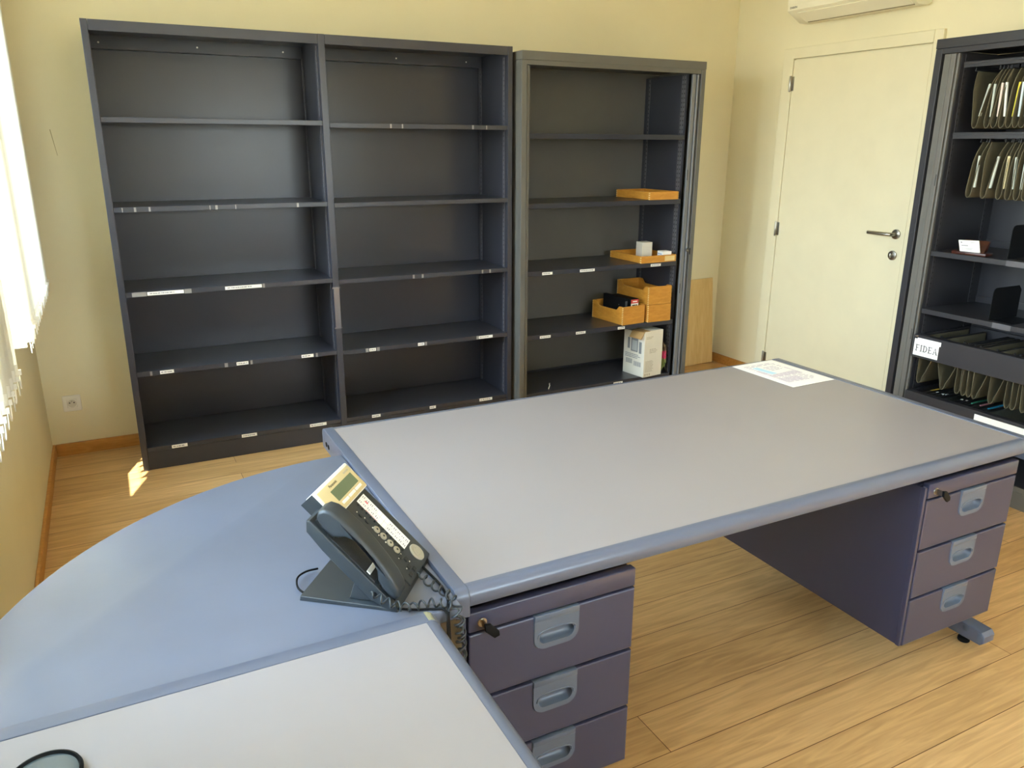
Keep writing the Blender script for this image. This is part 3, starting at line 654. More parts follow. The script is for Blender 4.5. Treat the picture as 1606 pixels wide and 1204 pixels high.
def serif_letter(b, ch, ox, h):
    def q(x0, x1, y0, y1): b.box(ox + x0 * h, ox + x1 * h, y0 * h, y1 * h, 0, 0.0003)
    def poly(p): b.prism([(ox + x * h, y * h) for x, y in p], 'z', 0, 0.0003)
    if ch in 'FE':
        q(0.10, 0.23, 0, 1); q(0.0, 0.60, 0.915, 1); q(0.0, 0.33, 0, 0.085); q(0.23, 0.46, 0.47, 0.55); q(0.56, 0.60, 0.76, 0.95); q(0.42, 0.46, 0.38, 0.63)
        if ch == 'E': q(0.0, 0.62, 0, 0.085); q(0.58, 0.63, 0, 0.24)
        return 0.66 * h
    if ch == 'I': q(0.10, 0.23, 0, 1); q(0, 0.33, 0, 0.085); q(0, 0.33, 0.915, 1); return 0.34 * h
    if ch == 'D':
        q(0.10, 0.23, 0, 1); q(0, 0.3, 0, 0.085); q(0, 0.3, 0.915, 1); n_ = 14
        for k in range(n_):
            a0, a1 = R(-90 + 180 * k / n_), R(-90 + 180 * (k + 1) / n_)
            poly([(0.27 + 0.43 * math.cos(a0), 0.5 + 0.5 * math.sin(a0)), (0.27 + 0.43 * math.cos(a1), 0.5 + 0.5 * math.sin(a1)), (0.27 + 0.30 * math.cos(a1), 0.5 + 0.41 * math.sin(a1)), (0.27 + 0.30 * math.cos(a0), 0.5 + 0.41 * math.sin(a0))])
        return 0.74 * h
    if ch == 'A':
        poly([(0.06, 0), (0.15, 0), (0.40, 0.94), (0.36, 1.0)]); poly([(0.36, 1.0), (0.42, 1.0), (0.74, 0), (0.59, 0)]); q(0.20, 0.56, 0.30, 0.38); q(0, 0.25, 0, 0.085); q(0.5, 0.84, 0, 0.085)
        return 0.84 * h
b = B(); ox = 0.0; H_L = 0.031
for ch in 'FIDEA': ox += serif_letter(b, ch, ox, H_L) + 0.0035
b.xf(basis((-0.0064, -0.190 + ox / 2, 0.577), (0, -1, 0), (0, 0, 1), (-1, 0, 0))); obj('lettering', b, 'ink', sg)
b = B(); b.box(-0.0062, -0.0042, -0.69, -0.465, 0.300, 0.362, 0.0004); b.box(-0.0068, -0.0055, -0.70, -0.46, 0.295, 0.318); obj('name_card', b, 'paper', fr2, label='torn blank white label')
b = B(); b.cyl((-0.004, -0.128, 0.645), (0, 0, 1), 0.008, 0.004, 14); b.cyl((0.0, -0.128, 0.649), (0, 0, 1), 0.004, 0.002, 10); obj('clip', b, 'chrome', fr1, 40)

def u_profile(yl, yb_, yr, z0, z1, n_=9, ex=0.8):
    """open U of a hanging file, left flap top yl, bottom yb, right flap top yr (y falls to the right)"""
    pts = [(yl, z1)]
    h = z1 - z0; w_ = 0.013
    for k in range(1, 5): a = k / 5; pts.append((yl + (yb_ + w_ - yl) * a ** ex, z1 - (h - 0.03) * a))
    for k in range(n_): a = math.pi * k / (n_ - 1); pts.append((yb_ + w_ * math.cos(a), z0 + 0.03 - 0.03 * math.sin(a)))
    for k in range(4, 0, -1): a = k / 5; pts.append((yr + (yb_ - w_ - yr) * a ** ex, z1 - (h - 0.03) * a))
    pts.append((yr, z1)); return pts
def hanging_file(label, yl, yb_, yr, z0, z1, x0, x1, strip=None, group=None, m='file', chamfer=0.03, tab=None, hooks=False, ex=0.8):
    t = thing('hanging_file', label, 'hanging file', (x0, yb_, z0), 0, group)
    prof = [(p[0] - yb_, p[1] - z0) for p in u_profile(yl, yb_, yr, z0, z1, ex=ex)]
    b = B(); th = 0.0009; H_ = z1 - z0
    def X(z): return 0.0 if z < H_ - chamfer * 2 else (z - (H_ - chamfer * 2)) * 0.5
    for off in (0, 1):
        pass
    n_ = len(prof); A = []
    for i, p in enumerate(prof):
        a = prof[max(0, i - 1)]; c = prof[min(n_ - 1, i + 1)]; tx_, tz_ = c[0] - a[0], c[1] - a[1]; l_ = math.hypot(tx_, tz_) or 1
        nx, nz = -tz_ / l_ * th, tx_ / l_ * th
        A.append([b.bm.verts.new((X(p[1]), p[0] + s_ * nx, p[1] + s_ * nz)) for s_ in (-1, 1)] + [b.bm.verts.new((x1 - x0, p[0] + s_ * nx, p[1] + s_ * nz)) for s_ in (-1, 1)])
    for i in range(n_ - 1):
        a, c = A[i], A[i + 1]
        for q in ((a[0], c[0], c[1], a[1]), (a[2], a[3], c[3], c[2]), (a[0], a[2], c[2], c[0]), (a[1], c[1], c[3], a[3])): b.bm.faces.new(q)
    for a in (A[0], A[-1]): b.bm.faces.new((a[0], a[1], a[3], a[2]))
    bmesh.ops.recalc_face_normals(b.bm, faces=b.bm.faces)
    obj('folder', b, m, t, 50)
    for yy in ((yl - yb_), (yr - yb_)):
        b = B(); b.tube([(0.012, yy, H_ + 0.001), (x1 - x0 - 0.004, yy, H_ + 0.001)], 0.0028, 6)
        b.box(0.014, 0.022, yy - 0.0012, yy + 0.0012, H_, H_ + 0.014)
        if hooks: b.box(-0.002, 0.012, yy - 0.003, yy + 0.003, H_ - 0.004, H_ + 0.007, 0.001, mi=1)
        obj('rod', b, ['rod', 'chrome'], t)
    if strip:
        (ya, za), (yc, zc), colr = strip
        b = B(); ya -= yb_; yc -= yb_; za -= z0; zc -= z0; w_ = 0.0042
        b.prism([(ya - w_, za), (ya + w_, za), (yc + w_, zc), (yc - w_, zc)], 'x', 0.004, 0.012); obj('label_strip', b, colr, t)
    if tab:
        yt, xa, xb, colr = tab
        b = B(); b.box(xa - x0, xb - x0, yt - yb_ - 0.004, yt - yb_ + 0.004, H_ - 0.001, H_ + 0.004, 0.001); obj('label_strip', b, colr, t)
    return t
ORD = ['first', 'second', 'third', 'fourth', 'fifth', 'sixth', 'seventh', 'eighth', 'ninth', 'tenth', 'eleventh', 'twelfth']
c_pale = flat('strip_pale', 'b9bfb4'); c_white = flat('strip_white', 'dfe0d8'); c_yel = flat('strip_yellow', 'd8cc3a'); c_pink = flat('strip_pinkish', 'ddc9bd'); c_cream = flat('strip_cream', 'e3d6a8'); c_blue = flat('strip_bluish', 'c9d6da')
xf_ = rx + 0.06
r1b = [-1.998, -2.052, -2.083, -2.116, -2.146, -2.175, -2.201, -2.231, -2.262, -2.292]
r1s = [((-2.036, 1.755), (-2.012, 1.626), c_pale), ((-2.058, 1.753), (-2.062, 1.622), c_pale), ((-2.090, 1.756), (-2.093, 1.622), c_pink), ((-2.107, 1.757), (-2.122, 1.622), c_white), ((-2.163, 1.755), (-2.157, 1.621), c_yel), ((-2.177, 1.755), (-2.182, 1.62), c_blue), ((-2.21, 1.755), (-2.208, 1.62), c_blue), ((-2.24, 1.755), (-2.24, 1.62), c_white), ((-2.27, 1.755), (-2.27, 1.62), c_white), ((-2.3, 1.755), (-2.3, 1.62), c_cream)]
nm = {id(c_pale): 'pale grey', id(c_white): 'white', id(c_yel): 'yellow', id(c_pink): 'pinkish', id(c_cream): 'cream', id(c_blue): 'bluish white'}
for i, yb_ in enumerate(r1b):
    yl = -1.957 if i == 0 else yb_ - 0.012 if i < 3 else yb_ + 0.004; yr = -2.062 if i == 0 else yb_ - 0.026
    hanging_file('olive hanging file, %s from the door on the top rail, %s label strip' % (ORD[i], nm[id(r1s[i][2])]), yl, yb_, yr, 1.576, 1.812, xf_, xf_ + 0.30, r1s[i], 'hanging files on the top rail')
r2b = [-2.023, -2.090, -2.158, -2.197, -2.234, -2.268, -2.302, -2.335]
r2s = [((-2.044, 1.463), (-2.043, 1.33), c_pale), ((-2.128, 1.461), (-2.114, 1.33), c_pale), ((-2.172, 1.463), (-2.172, 1.33), c_cream), ((-2.204, 1.459), (-2.211, 1.33), c_pale), ((-2.244, 1.46), (-2.246, 1.33), c_pale), ((-2.28, 1.46), (-2.28, 1.33), c_white), ((-2.312, 1.46), (-2.312, 1.33), c_pale), ((-2.345, 1.46), (-2.345, 1.33), c_pale)]
r2t = [(-2.034, -2.060), (-2.072, -2.142), (-2.168, -2.176), (-2.198, -2.206), (-2.222, -2.25), (-2.258, -2.285), (-2.29, -2.318), (-2.323, -2.35)]
for i, yb_ in enumerate(r2b):
    hanging_file('olive hanging file, %s from the door on the second rail, %s label strip' % (ORD[i], nm[id(r2s[i][2])]), r2t[i][0], yb_, r2t[i][1], 1.285, 1.520, xf_, xf_ + 0.30, r2s[i], 'hanging files on the second rail')
r3b = [-1.947, -2.068, -2.142, -2.172, -2.198, -2.224, -2.300, -2.372, -2.398, -2.442]
r3t = [(-1.932, -2.012), (-2.02, -2.135), (-2.128, -2.150), (-2.158, -2.180), (-2.184, -2.206), (-2.210, -2.28), (-2.284, -2.355), (-2.358, -2.382), (-2.385, -2.41), (-2.42, -2.47)]
for i, yb_ in enumerate(r3b):
    hanging_file('dark topped hanging file, %s from the door in the upper filing frame' % ORD[i], r3t[i][0], yb_, r3t[i][1], 0.412, 0.640, rx + 0.04, rx + 0.385, None, 'hanging files in the upper frame', ex=1.9, hooks=True, chamfer=0.002)
r4 = [(-1.905, -1.884, 3.884, 4.012, flat('strip_mauve', 'a89aa0')), (-1.932, -1.913, 3.881, 3.98, flat('strip_rose', 'd7a7a3')), (-1.96, -1.941, 3.879, 3.94, flat('strip_gold', 'd9b548')), (-1.988, -1.972, 3.875, 3.89, c_white), (-2.012, -2.003, 3.875, 3.888, c_white), (-2.04, -2.018, 3.881, 3.90, c_pale),
      (-2.11, -2.099, 3.877, 3.89, c_white), (-2.138, -2.120, 3.882, 3.895, c_pink), (-2.176, -2.157, 3.869, 3.98, flat('strip_green', '3f9a78')), (-2.22, -2.195, 3.874, 3.97, flat('strip_pink', 'd08a92')), (-2.262, -2.240, 3.863, 3.975, flat('strip_cyan', '2a93b8'))]
c4 = ['mauve', 'rose', 'gold', 'short white', 'short white', 'short grey', 'short white', 'short pinkish', 'green', 'pink', 'cyan blue']
for i, (yb_, yt, xa, xb, colr) in enumerate(r4):
    hanging_file('dark hanging file, %s from the door in the lower filing frame, %s tab' % (ORD[i], c4[i]), yb_ + 0.010, yb_, yb_ - 0.010, 0.115, 0.352, rx + 0.04, rx + 0.385, None, 'hanging files in the lower frame', m='filedk', chamfer=0.002, tab=(yt, xa, xb, colr))

# bookends and card holder
for lab, xa, yy, zz, wd in (('black metal bookend on the shelf with the card holder', 3.785, -2.245, 1.0415, 0.14), ('black metal bookend on the shelf below the card holder', 3.765, -2.225, 0.7725, 0.20)):
    b = B(); h_ = 0.142; pts = [(0, 0), (wd, 0), (wd, h_ - 0.02), (wd - 0.02, h_), (0.02, h_), (0.006, h_ - 0.006), (0, h_ - 0.02)]
    b.prism(pts, 'y', -0.0012, 0.0012); b.box(0.01, wd - 0.02, -0.10, 0.0012, 0, 0.0014)
    o = obj('bookend', b, 'black'); o.location = (xa, yy, zz); tag(o, lab, 'bookend')
ch_ = thing('business_card_holder', 'small mahogany holder displaying a white business card', 'card holder', (3.775, -2.09, 1.0415), R(-90 + 6))
b = B(); b.box(-0.075, 0.075, -0.028, 0.035, 0, 0.014, 0.003); b.prism([(-0.006, 0.014), (0.022, 0.014), (0.040, 0.058), (0.030, 0.062)], 'x', -0.05, 0.055, bev=0.002); obj('wooden_stand', b, 'mahog', ch_, 30)
mt = Matrix.Translation((0, -0.012, 0.014)) @ Matrix.Rotation(R(22), 4, 'X') @ Matrix.Rotation(R(-3), 4, 'Y')
b = B(); b.box(-0.044, 0.044, -0.004, 0.0, 0, 0.056); b.xf(mt.inverted().inverted()); obj('business_card', b, 'paper', ch_)
b = B(); b.box(-0.034, -0.004, -0.0046, -0.004, 0.030, 0.034); b.box(-0.034, 0.015, -0.0046, -0.004, 0.018, 0.0195); b.box(-0.034, 0.012, -0.0046, -0.004, 0.012, 0.0135); b.box(-0.036, -0.028, -0.0046, -0.004, 0.044, 0.050); b.box(0.008, 0.036, -0.0046, -0.004, 0.046, 0.0475); b.xf(mt); obj('card_print', b, 'inkgrey', ch_)

# ------------------------------------------------------------------ desks
ZT = 0.705
def desk(name, label, L, D, loc, rz, legs=True, feet_in=0.0):
    o = thing(name, label, 'desk', loc, rz)
    b = B(); b.box(0.0285, L - 0.0285, 0.0265, D - 0.0265, ZT - 0.03, ZT - 0.0006); obj('worktop', b, 'top', o)
    def edge(flip):
        pr = [(0.026, ZT - 0.032), (0.026, ZT), (0.020, ZT)]
        for k in range(0, 9): a = math.pi / 2 * k / 8; pr.append((0.020 - 0.020 * math.sin(a), ZT - 0.020 + 0.020 * math.cos(a)))
        pr += [(0.0, 0.672), (0.003, 0.668), (0.014, 0.667)]
        return [(D - p[0], p[1]) for p in pr] if flip else pr
    for fl, nm_ in ((False, 'front_edge'), (True, 'rear_edge')):
        b = B(); b.prism(edge(fl), 'x', 0.0285, L - 0.0285); obj(nm_, b, 'trim', o, 40)
    for x0 in (0, L - 0.028):
        pr = []
        r_ = 0.02
        for cx_, cz_, a0 in ((D - r_ + 0.001, ZT + 0.001 - r_, 0), (r_ - 0.001, ZT + 0.001 - r_, 90), (0.008 - 0.001, 0.645 + 0.008, 180), (D - 0.008 + 0.001, 0.645 + 0.008, 270)):
            rr = r_ if cz_ > 0.67 else 0.008
            for k in range(7): a = R(a0 + 90 * k / 6); pr.append((cx_ + rr * math.cos(a), cz_ + rr * math.sin(a)))
        b = B(); b.prism(pr, 'x', x0, x0 + 0.028, bev=0.0012); ep = obj('end_plate', b, 'trim', o, 30)
        xs = x0 - 0.0006 if x0 == 0 else x0 + 0.0286
        for yy in (D - 0.046, D - 0.071):
            c = B(); c.cyl((xs, yy, 0.667), (-1 if x0 == 0 else 1, 0, 0), 0.0075, 0.001, 16); obj('bolt_hole', c, 'black', ep)
        # T leg
        xl = x0 + (0.0 if x0 == 0 else -0.012)
        b = B(); b.box(xl + 0.004, xl + 0.036, D * 0.42, D * 0.72, 0.07, 0.646, 0.004); obj('leg_column', b, 'trim', o)
        b = B(); b.prism([(0.012, 0.028), (0.0, 0.040), (0.0, 0.062), (0.010, 0.074), (D * 0.35, 0.086), (D - 0.10, 0.086), (D - 0.02, 0.074), (D - 0.015, 0.04), (D - 0.03, 0.028)], 'x', xl - 0.006, xl + 0.046, bev=0.004)
        ft = obj('foot', b, 'trim', o, 30)
        for yy in (0.075, D - 0.09):
            c = B(); c.cyl((xl + 0.02, yy, 0.0), (0, 0, 1), 0.018, 0.014, 18, bev=0.003); c.cyl((xl + 0.02, yy, 0.014), (0, 0, 1), 0.006, 0.016, 10); obj('leveler', c, 'black', ft, 40)
        c = B(); c.cyl((xl - 0.0062, 0.06, 0.062), (-1, 0, 0), 0.011, 0.0012, 20, r_top=0.009); c.box(xl - 0.0072, xl - 0.006, 0.008, 0.022, 0.036, 0.068, 0.0004); obj('foot_cap', c, 'handle', ft, 40)
    return o
DX0, DX1, DY0, DY1 = 0.8617, 2.6532, -3.092, -2.094
dk = desk('desk', 'large grey topped office desk with printed papers at its far corner', DX1 - DX0, DY1 - DY0, (DX0, DY0, 0), 0)
D2Y = -3.1245
d2 = desk('desk', 'nearer grey topped office desk beside the curved extension', 1.60, 0.758, (0.8065, D2Y - 1.60, 0), R(90))
b = B(); b.box(1.572, 1.6008, 0.0, 0.03, ZT + 0.0006, ZT + 0.0016, 0.0004)
b = B(); q = []
for k in range(7): a = R(90 * k / 6); q.append((0.021 - 0.0215 * math.sin(a), ZT - 0.0195 + 0.0215 * math.cos(a)))
q += [(-0.0006, 0.66), (0.004, 0.66)] + [(0.021 - 0.0195 * math.sin(R(90 * k / 6)), ZT - 0.0195 + 0.0195 * math.cos(R(90 * k / 6))) for k in range(6, -1, -1)]
b.prism(q, 'x', 1.574, 1.6012); obj('corner_cap', b, 'cream', d2, 40)
# curved link
lk = thing('desk_extension', 'curved blue grey desk extension joining the two desks', 'desk extension', (0.8605, D2Y + 0.001, 0))
def arc(r, x_off=0.0):
    return [(-r * math.cos(R(90 * k / 48)), r * math.sin(R(90 * k / 48))) for k in range(49)]
b = B(); pts = [(0.0, 0.0)] + [(-0.812, 0.0)] + arc(0.813)[1:-1] + [(0.0, 0.812)]
b.prism(pts, 'z', 0.672, 0.6985, bev=0.004); obj('curved_top', b, 'link', lk, 30)
b = B()
b.cyl((-0.42, 0.40, 0.02), (0, 0, 1), 0.035, 0.652, 24); b.cyl((-0.42, 0.40, 0.0), (0, 0, 1), 0.16, 0.02, 32, bev=0.005); obj('support_post', b, 'trim', lk, 40)

# ------------------------------------------------------------------ drawer pedestals
def stadium(cx, cz, w, h, n_=10):
    r_ = h / 2; pts = []
    for sgn, cc, a0 in ((1, cx + w / 2 - r_, -90), (-1, cx - w / 2 + r_, 90)):
        for k in range(n_ + 1): a = R(a0 + 180 * k / n_); pts.append((cc + r_ * math.cos(a), cz + r_ * math.sin(a)))
    return pts
def plate_with_hole(bm, outer, hole, y):
    vo = [bm.verts.new((p[0], y, p[1])) for p in outer]; vh = [bm.verts.new((p[0], y, p[1])) for p in hole]
    es = [bm.edges.new((vo[i], vo[(i + 1) % len(vo)])) for i in range(len(vo))] + [bm.edges.new((vh[i], vh[(i + 1) % len(vh)])) for i in range(len(vh))]
    r_ = bmesh.ops.triangle_fill(bm, use_beauty=True, use_dissolve=False, edges=es)
    return vo, vh
def pedestal(label, x0, w=0.386, group=None):
    t = thing('drawer_pedestal', label, 'drawer unit', (x0, DY0 + 0.002, 0), 0, group)
    b = B(); b.box(-0.013, -0.0115, 0.004, 0.76, 0.162, 0.642); b.box(w - 0.0005, w + 0.001, 0.016, 0.76, 0.162, 0.642); b.box(-0.0115, w - 0.001, 0.74, 0.76, 0.162, 0.642); b.box(-0.0115, w - 0.001, 0.03, 0.74, 0.162, 0.166); b.box(-0.0115, w - 0.001, 0.03, 0.74, 0.636, 0.642)
    b.box(-0.0115, w - 0.001, 0.022, 0.03, 0.162, 0.640); b.box(-0.0135, -0.004, 0.002, 0.014, 0.160, 0.643, 0.001)
    obj('body', b, 'drawer', t)
    b = B(); b.box(0, w, 0, 0.02, 0.609, 0.651, 0.003, seg=3); rl = obj('top_rail', b, 'drawer', t, 40)
    b = B(); b.cyl((0.028, 0.002, 0.628), (0, -1, 0), 0.0095, 0.005, 20, bev=0.001); obj('lock', b, 'chrome', rl, 40)
    b = B(); b.box(0.0268, 0.0292, -0.022, -0.003, 0.621, 0.635); b.prism([(0.022, 0.638), (0.035, 0.636), (0.052, 0.617), (0.053, 0.607), (0.042, 0.604), (0.024, 0.622)], 'y', -0.028, -0.021, mi=1, bev=0.0015); obj('key', b, ['chrome', 'black'], rl, 30)
    me = text_mesh('Samas', 0.012, basis((0.095, -0.0003, 0.631), (1, 0, 0), (0, 0, 1), (0, -1, 0)), 0.0002) if False else None
    for z0, z1 in ((0.457, 0.604), (0.308, 0.450), (0.158, 0.301)):
        d = B(); bv = 0.0035; hc = 0.194; hz_ = z1 - 0.051
        hole = stadium(hc, hz_, 0.082, 0.030)
        outer = [(bv, z0 + bv), (w - bv, z0 + bv), (w - bv, z1 - bv), (bv, z1 - bv)]
        vo, vh = plate_with_hole(d.bm, outer, hole, 0.0)
        ring2 = [d.bm.verts.new(p) for p in ((0.001, 0.001, z0 + 0.001), (w - 0.001, 0.001, z0 + 0.001), (w - 0.001, 0.001, z1 - 0.001), (0.001, 0.001, z1 - 0.001))]
        ring3 = [d.bm.verts.new(p) for p in ((0, bv, z0), (w, bv, z0), (w, bv, z1), (0, bv, z1))]
        ring4 = [d.bm.verts.new(p) for p in ((0, 0.018, z0), (w, 0.018, z0), (w, 0.018, z1), (0, 0.018, z1))]
        for a, c in ((vo, ring2), (ring2, ring3), (ring3, ring4)):
            for k in range(4): d.bm.faces.new((a[k], a[(k + 1) % 4], c[(k + 1) % 4], c[k]))
        bmesh.ops.recalc_face_normals(d.bm, faces=d.bm.faces)
        dr_ = obj('drawer', d, 'drawer', t)
        # moulded pull: plate over the top edge, raised rim, scooped recess
        h = B(); hw = 0.052; zt, zb = z1, z1 - 0.078
        out = [(hc - hw, zt - 0.002), (hc - hw, zb + 0.026)] + [(hc - hw + 0.026 - 0.026 * math.cos(R(90 * k / 8)), zb + 0.026 - 0.026 * math.sin(R(90 * k / 8))) for k in range(1, 9)] + [(hc + hw - 0.026 + 0.026 * math.sin(R(90 * k / 8)), zb + 0.026 - 0.026 * math.cos(R(90 * k / 8))) for k in range(0, 9)] + [(hc + hw, zt - 0.002)]
        vo2, vh2 = plate_with_hole(h.bm, out, hole, -0.0032)
        base = [h.bm.verts.new((p[0] + (0.0012 if p[0] > hc else -0.0012), 0.0003, p[1] - (0.001 if p[1] < zt - 0.01 else 0))) for p in out]
        for k in range(len(out)): h.bm.faces.new((vo2[k], vo2[(k + 1) % len(out)], base[(k + 1) % len(out)], base[k]))
        prev = vh2
        for dd, sc in ((0.001, 0.985), (0.006, 0.96), (0.012, 0.86), (0.016, 0.66), (0.018, 0.35)):
            cur = [h.bm.verts.new((hc + (p[0] - hc) * (1 - (1 - sc) * 0.45), -0.0032 + dd, hz_ + (p[1] - hz_) * sc)) for p in hole]
            for k in range(len(hole)): h.bm.faces.new((prev[k], prev[(k + 1) % len(hole)], cur[(k + 1) % len(hole)], cur[k]))
            prev = cur
        h.bm.faces.new(prev)
        bmesh.ops.recalc_face_normals(h.bm, faces=h.bm.faces)
        h.box(hc - hw, hc + hw, -0.0045, 0.012, zt - 0.012, zt + 0.0012, 0.0012)
        # brow over the finger slot
        br = []
        for k in range(13): a = R(180 * k / 12); br.append((hc + 0.044 * math.cos(a) * 1.0, hz_ + 0.0175 * (math.sin(a) ** 0.5 if 0 < k < 12 else 0)))
        h.tube([(p[0], -0.0035, p[1]) for p in br], 0.0016, 6)
        obj('handle', h, 'handle', dr_, 35)
    return t
pedestal('mauve grey three drawer pedestal next to the telephone corner of the desk', 0.8872)
pedestal('mauve grey three drawer pedestal under the door side end of the desk', 2.2135)

# ------------------------------------------------------------------ papers and disc
pz = ZT + 0.0008
A4 = thing('printed_sheet', 'printed white sheet lying at the far corner of the large desk', 'paper', (2.409, -2.420, pz), R(-1.5 + 3))
b = B(); b.box(0, 0.205, 0, 0.295, 0, 0.0007); obj('sheet', b, 'paper', A4)
b = B(); scribble(b, (0.03, 0.16, 0.0007), (1, 0, 0), (0, 1, 0), 0.15, 0.11, 9, 5, seed=21); scribble(b, (0.03, 0.045, 0.0007), (1, 0, 0), (0, 1, 0), 0.15, 0.10, 9, 6, seed=22)
obj('print', b, flat('sheet_ink', 'c3bcc8'), A4)
b = B(); b.box(0.028, 0.175, 0.12, 0.20, 0.00072, 0.00085); b.box(0.028, 0.12, 0.055, 0.10, 0.00072, 0.00085); obj('tint_panel', b, flat('sheet_tint', 'd9d2da'), A4)
cd_ = thing('business_card', 'small white card with pale blue edge lying on the printed sheet', 'card', (2.457, -2.275, pz + 0.0012), R(7))
b = B(); b.box(0, 0.112, 0, 0.095, 0, 0.0006); obj('card', b, 'paper', cd_)
b = B(); b.box(-0.0, 0.028, 0.002, 0.093, 0.0006, 0.0009); obj('edge_band', b, flat('pale_blue_band', 'b9dcec'), cd_)
b = B(); scribble(b, (0.04, 0.03, 0.0006), (1, 0, 0), (0, 1, 0), 0.06, 0.05, 4, 3, seed=31); obj('print', b, flat('sheet_ink', 'c3bcc8'), cd_)
di = thing('glass_coaster', 'round dark glass disc with black rim on the nearer desk', 'coaster', (0.208, -3.264, ZT + 0.001))
b = B(); b.lathe([(0.040, 0), (0.0445, 0.002), (0.0455, 0.008), (0.044, 0.0115), (0.0415, 0.012), (0.0405, 0.010), (0.040, 0.004)], (0, 0, 0), 48); obj('rim', b, 'black', di, 40)
b = B(); b.cyl((0, 0, 0.004), (0, 0, 1), 0.0398, 0.004, 48); obj('glass_top', b, flat('smoked_glass', '4a5356', 0.08), di, 40)

# ------------------------------------------------------------------ telephone
ZL = 0.6986
ph = thing('telephone', 'slate grey desk telephone with white display on its stand', 'telephone', (0.600, -2.975, ZL), math.atan2(-0.62, 0.785))
S2 = math.sqrt(0.5)
FM = basis((0, 0, 0.197), (S2, 0, -S2), (0, 1, 0), (S2, 0, S2))      # u down the face, v to the right, n out of the face
def P3(u, v, n_=0.0): return FM @ Vector((u, v, n_))
# stand
b = B(); b.prism([(0.0, 0.0), (0.178, 0.0), (0.172, 0.007), (0.002, 0.010)], 'y', 0.0, 0.175, bev=0.0015); obj('stand_base', b, 'phone', ph, 30)
b = B(); b.prism([(0.092, 0.009), (0.158, 0.008), (0.150, 0.016), (0.118, 0.047), (0.104, 0.046)], 'y', 0.012, 0.165, bev=0.003); obj('stand_arm', b, 'phone', ph, 30)
# body
b = B(); prof = [(0.045, 0.0), (0.262, 0.0), (0.274, -0.006), (0.272, -0.014), (0.225, -0.028), (0.10, -0.027), (0.055, -0.022), (0.041, -0.006)]
b.prism([(p[0], p[1]) for p in prof], 'y', 0.0, 0.198, bev=0.0025)
b.xf(FM @ Matrix(((1, 0, 0, 0), (0, 1, 0, 0), (0, 0, 1, 0), (0, 0, 0, 1)))); bd = obj('body', b, 'phone', ph, 30)
def fbox(u0, u1, v0, v1, n0, n1, bev=0.0, mi=0, bb=None):
    x = bb or B(); 
    y = B(); y.box(u0, u1, v0, v1, n0, n1, bev, mi); y.xf(FM)
    if bb is None: return y
    tmp = bpy.data.meshes.new('t'); y.bm.to_mesh(tmp); y.bm.free(); bb.bm.from_mesh(tmp); bpy.data.meshes.remove(tmp); return bb
def fcyl(u, v, n0, r_, h, seg=20, r_top=None, bev=0.0):
    y = B(); y.cyl((u, v, n0), (0, 0, 1), r_, h, seg, r_top=r_top, bev=bev); y.xf(FM); return y
obj('key_panel', fbox(0.072, 0.266, 0.074, 0.196, -0.002, 0.0035, 0.003), 'phone', bd, 30)
dm = obj('display_module', fbox(0.014, 0.078, 0.048, 0.198, -0.012, 0.0115, 0.003), ['white'], ph, 30)
obj('display_frame', fbox(0.020, 0.076, 0.053, 0.195, 0.010, 0.0125, 0.0015), 'disp', dm, 30)
mb_ = fbox(0.016, 0.074, 0.049, 0.196, -0.024, -0.011, 0.001); fbox(0.015, 0.077, 0.0464, 0.0484, -0.024, 0.0075, 0.0004, bb=mb_); obj('module_base', mb_, 'phone', dm)
obj('screen', fbox(0.035, 0.059, 0.088, 0.182, 0.012, 0.0128), 'lcd', dm)
for k in range(3):
    obj('soft_key', fbox(0.0635, 0.0695, 0.092 + k * 0.031, 0.119 + k * 0.031, 0.012, 0.0138, 0.0008), 'white', dm)
me = text_mesh('Panasonic', 0.0085, FM @ basis((0.0275, 0.112, 0.0126), (0, 1, 0), (-1, 0, 0), (0, 0, 1)), 0.0002); obj('lettering', me, 'ink', dm)
me = text_mesh('KX-DT333', 0.0048, FM @ basis((0.0275, 0.173, 0.0126), (0, 1, 0), (-1, 0, 0), (0, 0, 1)), 0.0002); obj('lettering', me, 'inkgrey', dm)
ls = obj('index_label', fbox(0.084, 0.216, 0.1415, 0.1755, 0.003, 0.0042), 'paper', bd)
g = B()
for k in range(1, 12): fbox(0.084 + k * 0.011 - 0.0002, 0.084 + k * 0.011 + 0.0002, 0.143, 0.174, 0.0042, 0.0044, bb=g)
fbox(0.085, 0.215, 0.1585, 0.1589, 0.0042, 0.0044, bb=g); rr = random.Random(4)
for k in range(12):
    for v0 in (0.146, 0.163):
        if k in (5, 6) or (k == 4 and v0 > 0.15): continue
        for q_ in range(2):
            fbox(0.0865 + k * 0.011 + q_ * 0.004, 0.0885 + k * 0.011 + q_ * 0.004, v0 + rr.random() * 0.001, v0 + 0.005 + rr.random() * 0.004, 0.0042, 0.0044, bb=g)
obj('label_print', g, 'inkgrey', ls)
g = B(); fbox(0.108, 0.140, 0.1416, 0.1424, 0.0042, 0.0046, bb=g); fbox(0.096, 0.104, 0.1585, 0.1635, 0.0042, 0.0045, bb=g); obj('red_marks', g, flat('marker_red', 'd0707a'), ls)
for k in range(12): obj('line_key', fbox(0.0885 + k * 0.0112, 0.0935 + k * 0.0112, 0.1335, 0.1385, 0.003, 0.0062, 0.001), 'phonekey', bd)
for u, v in ((0.108, 0.116), (0.125, 0.117)):
    y = B(); y.cyl((0, 0, 0.003), (0, 0, 1), 0.0042, 0.003, 16, bev=0.0008)
    y.xf(FM @ Matrix.Translation((u, v, 0)) @ Matrix.Scale(1.3, 4, (1, 0, 0))); obj('function_key', y, 'phonekey', bd, 40)
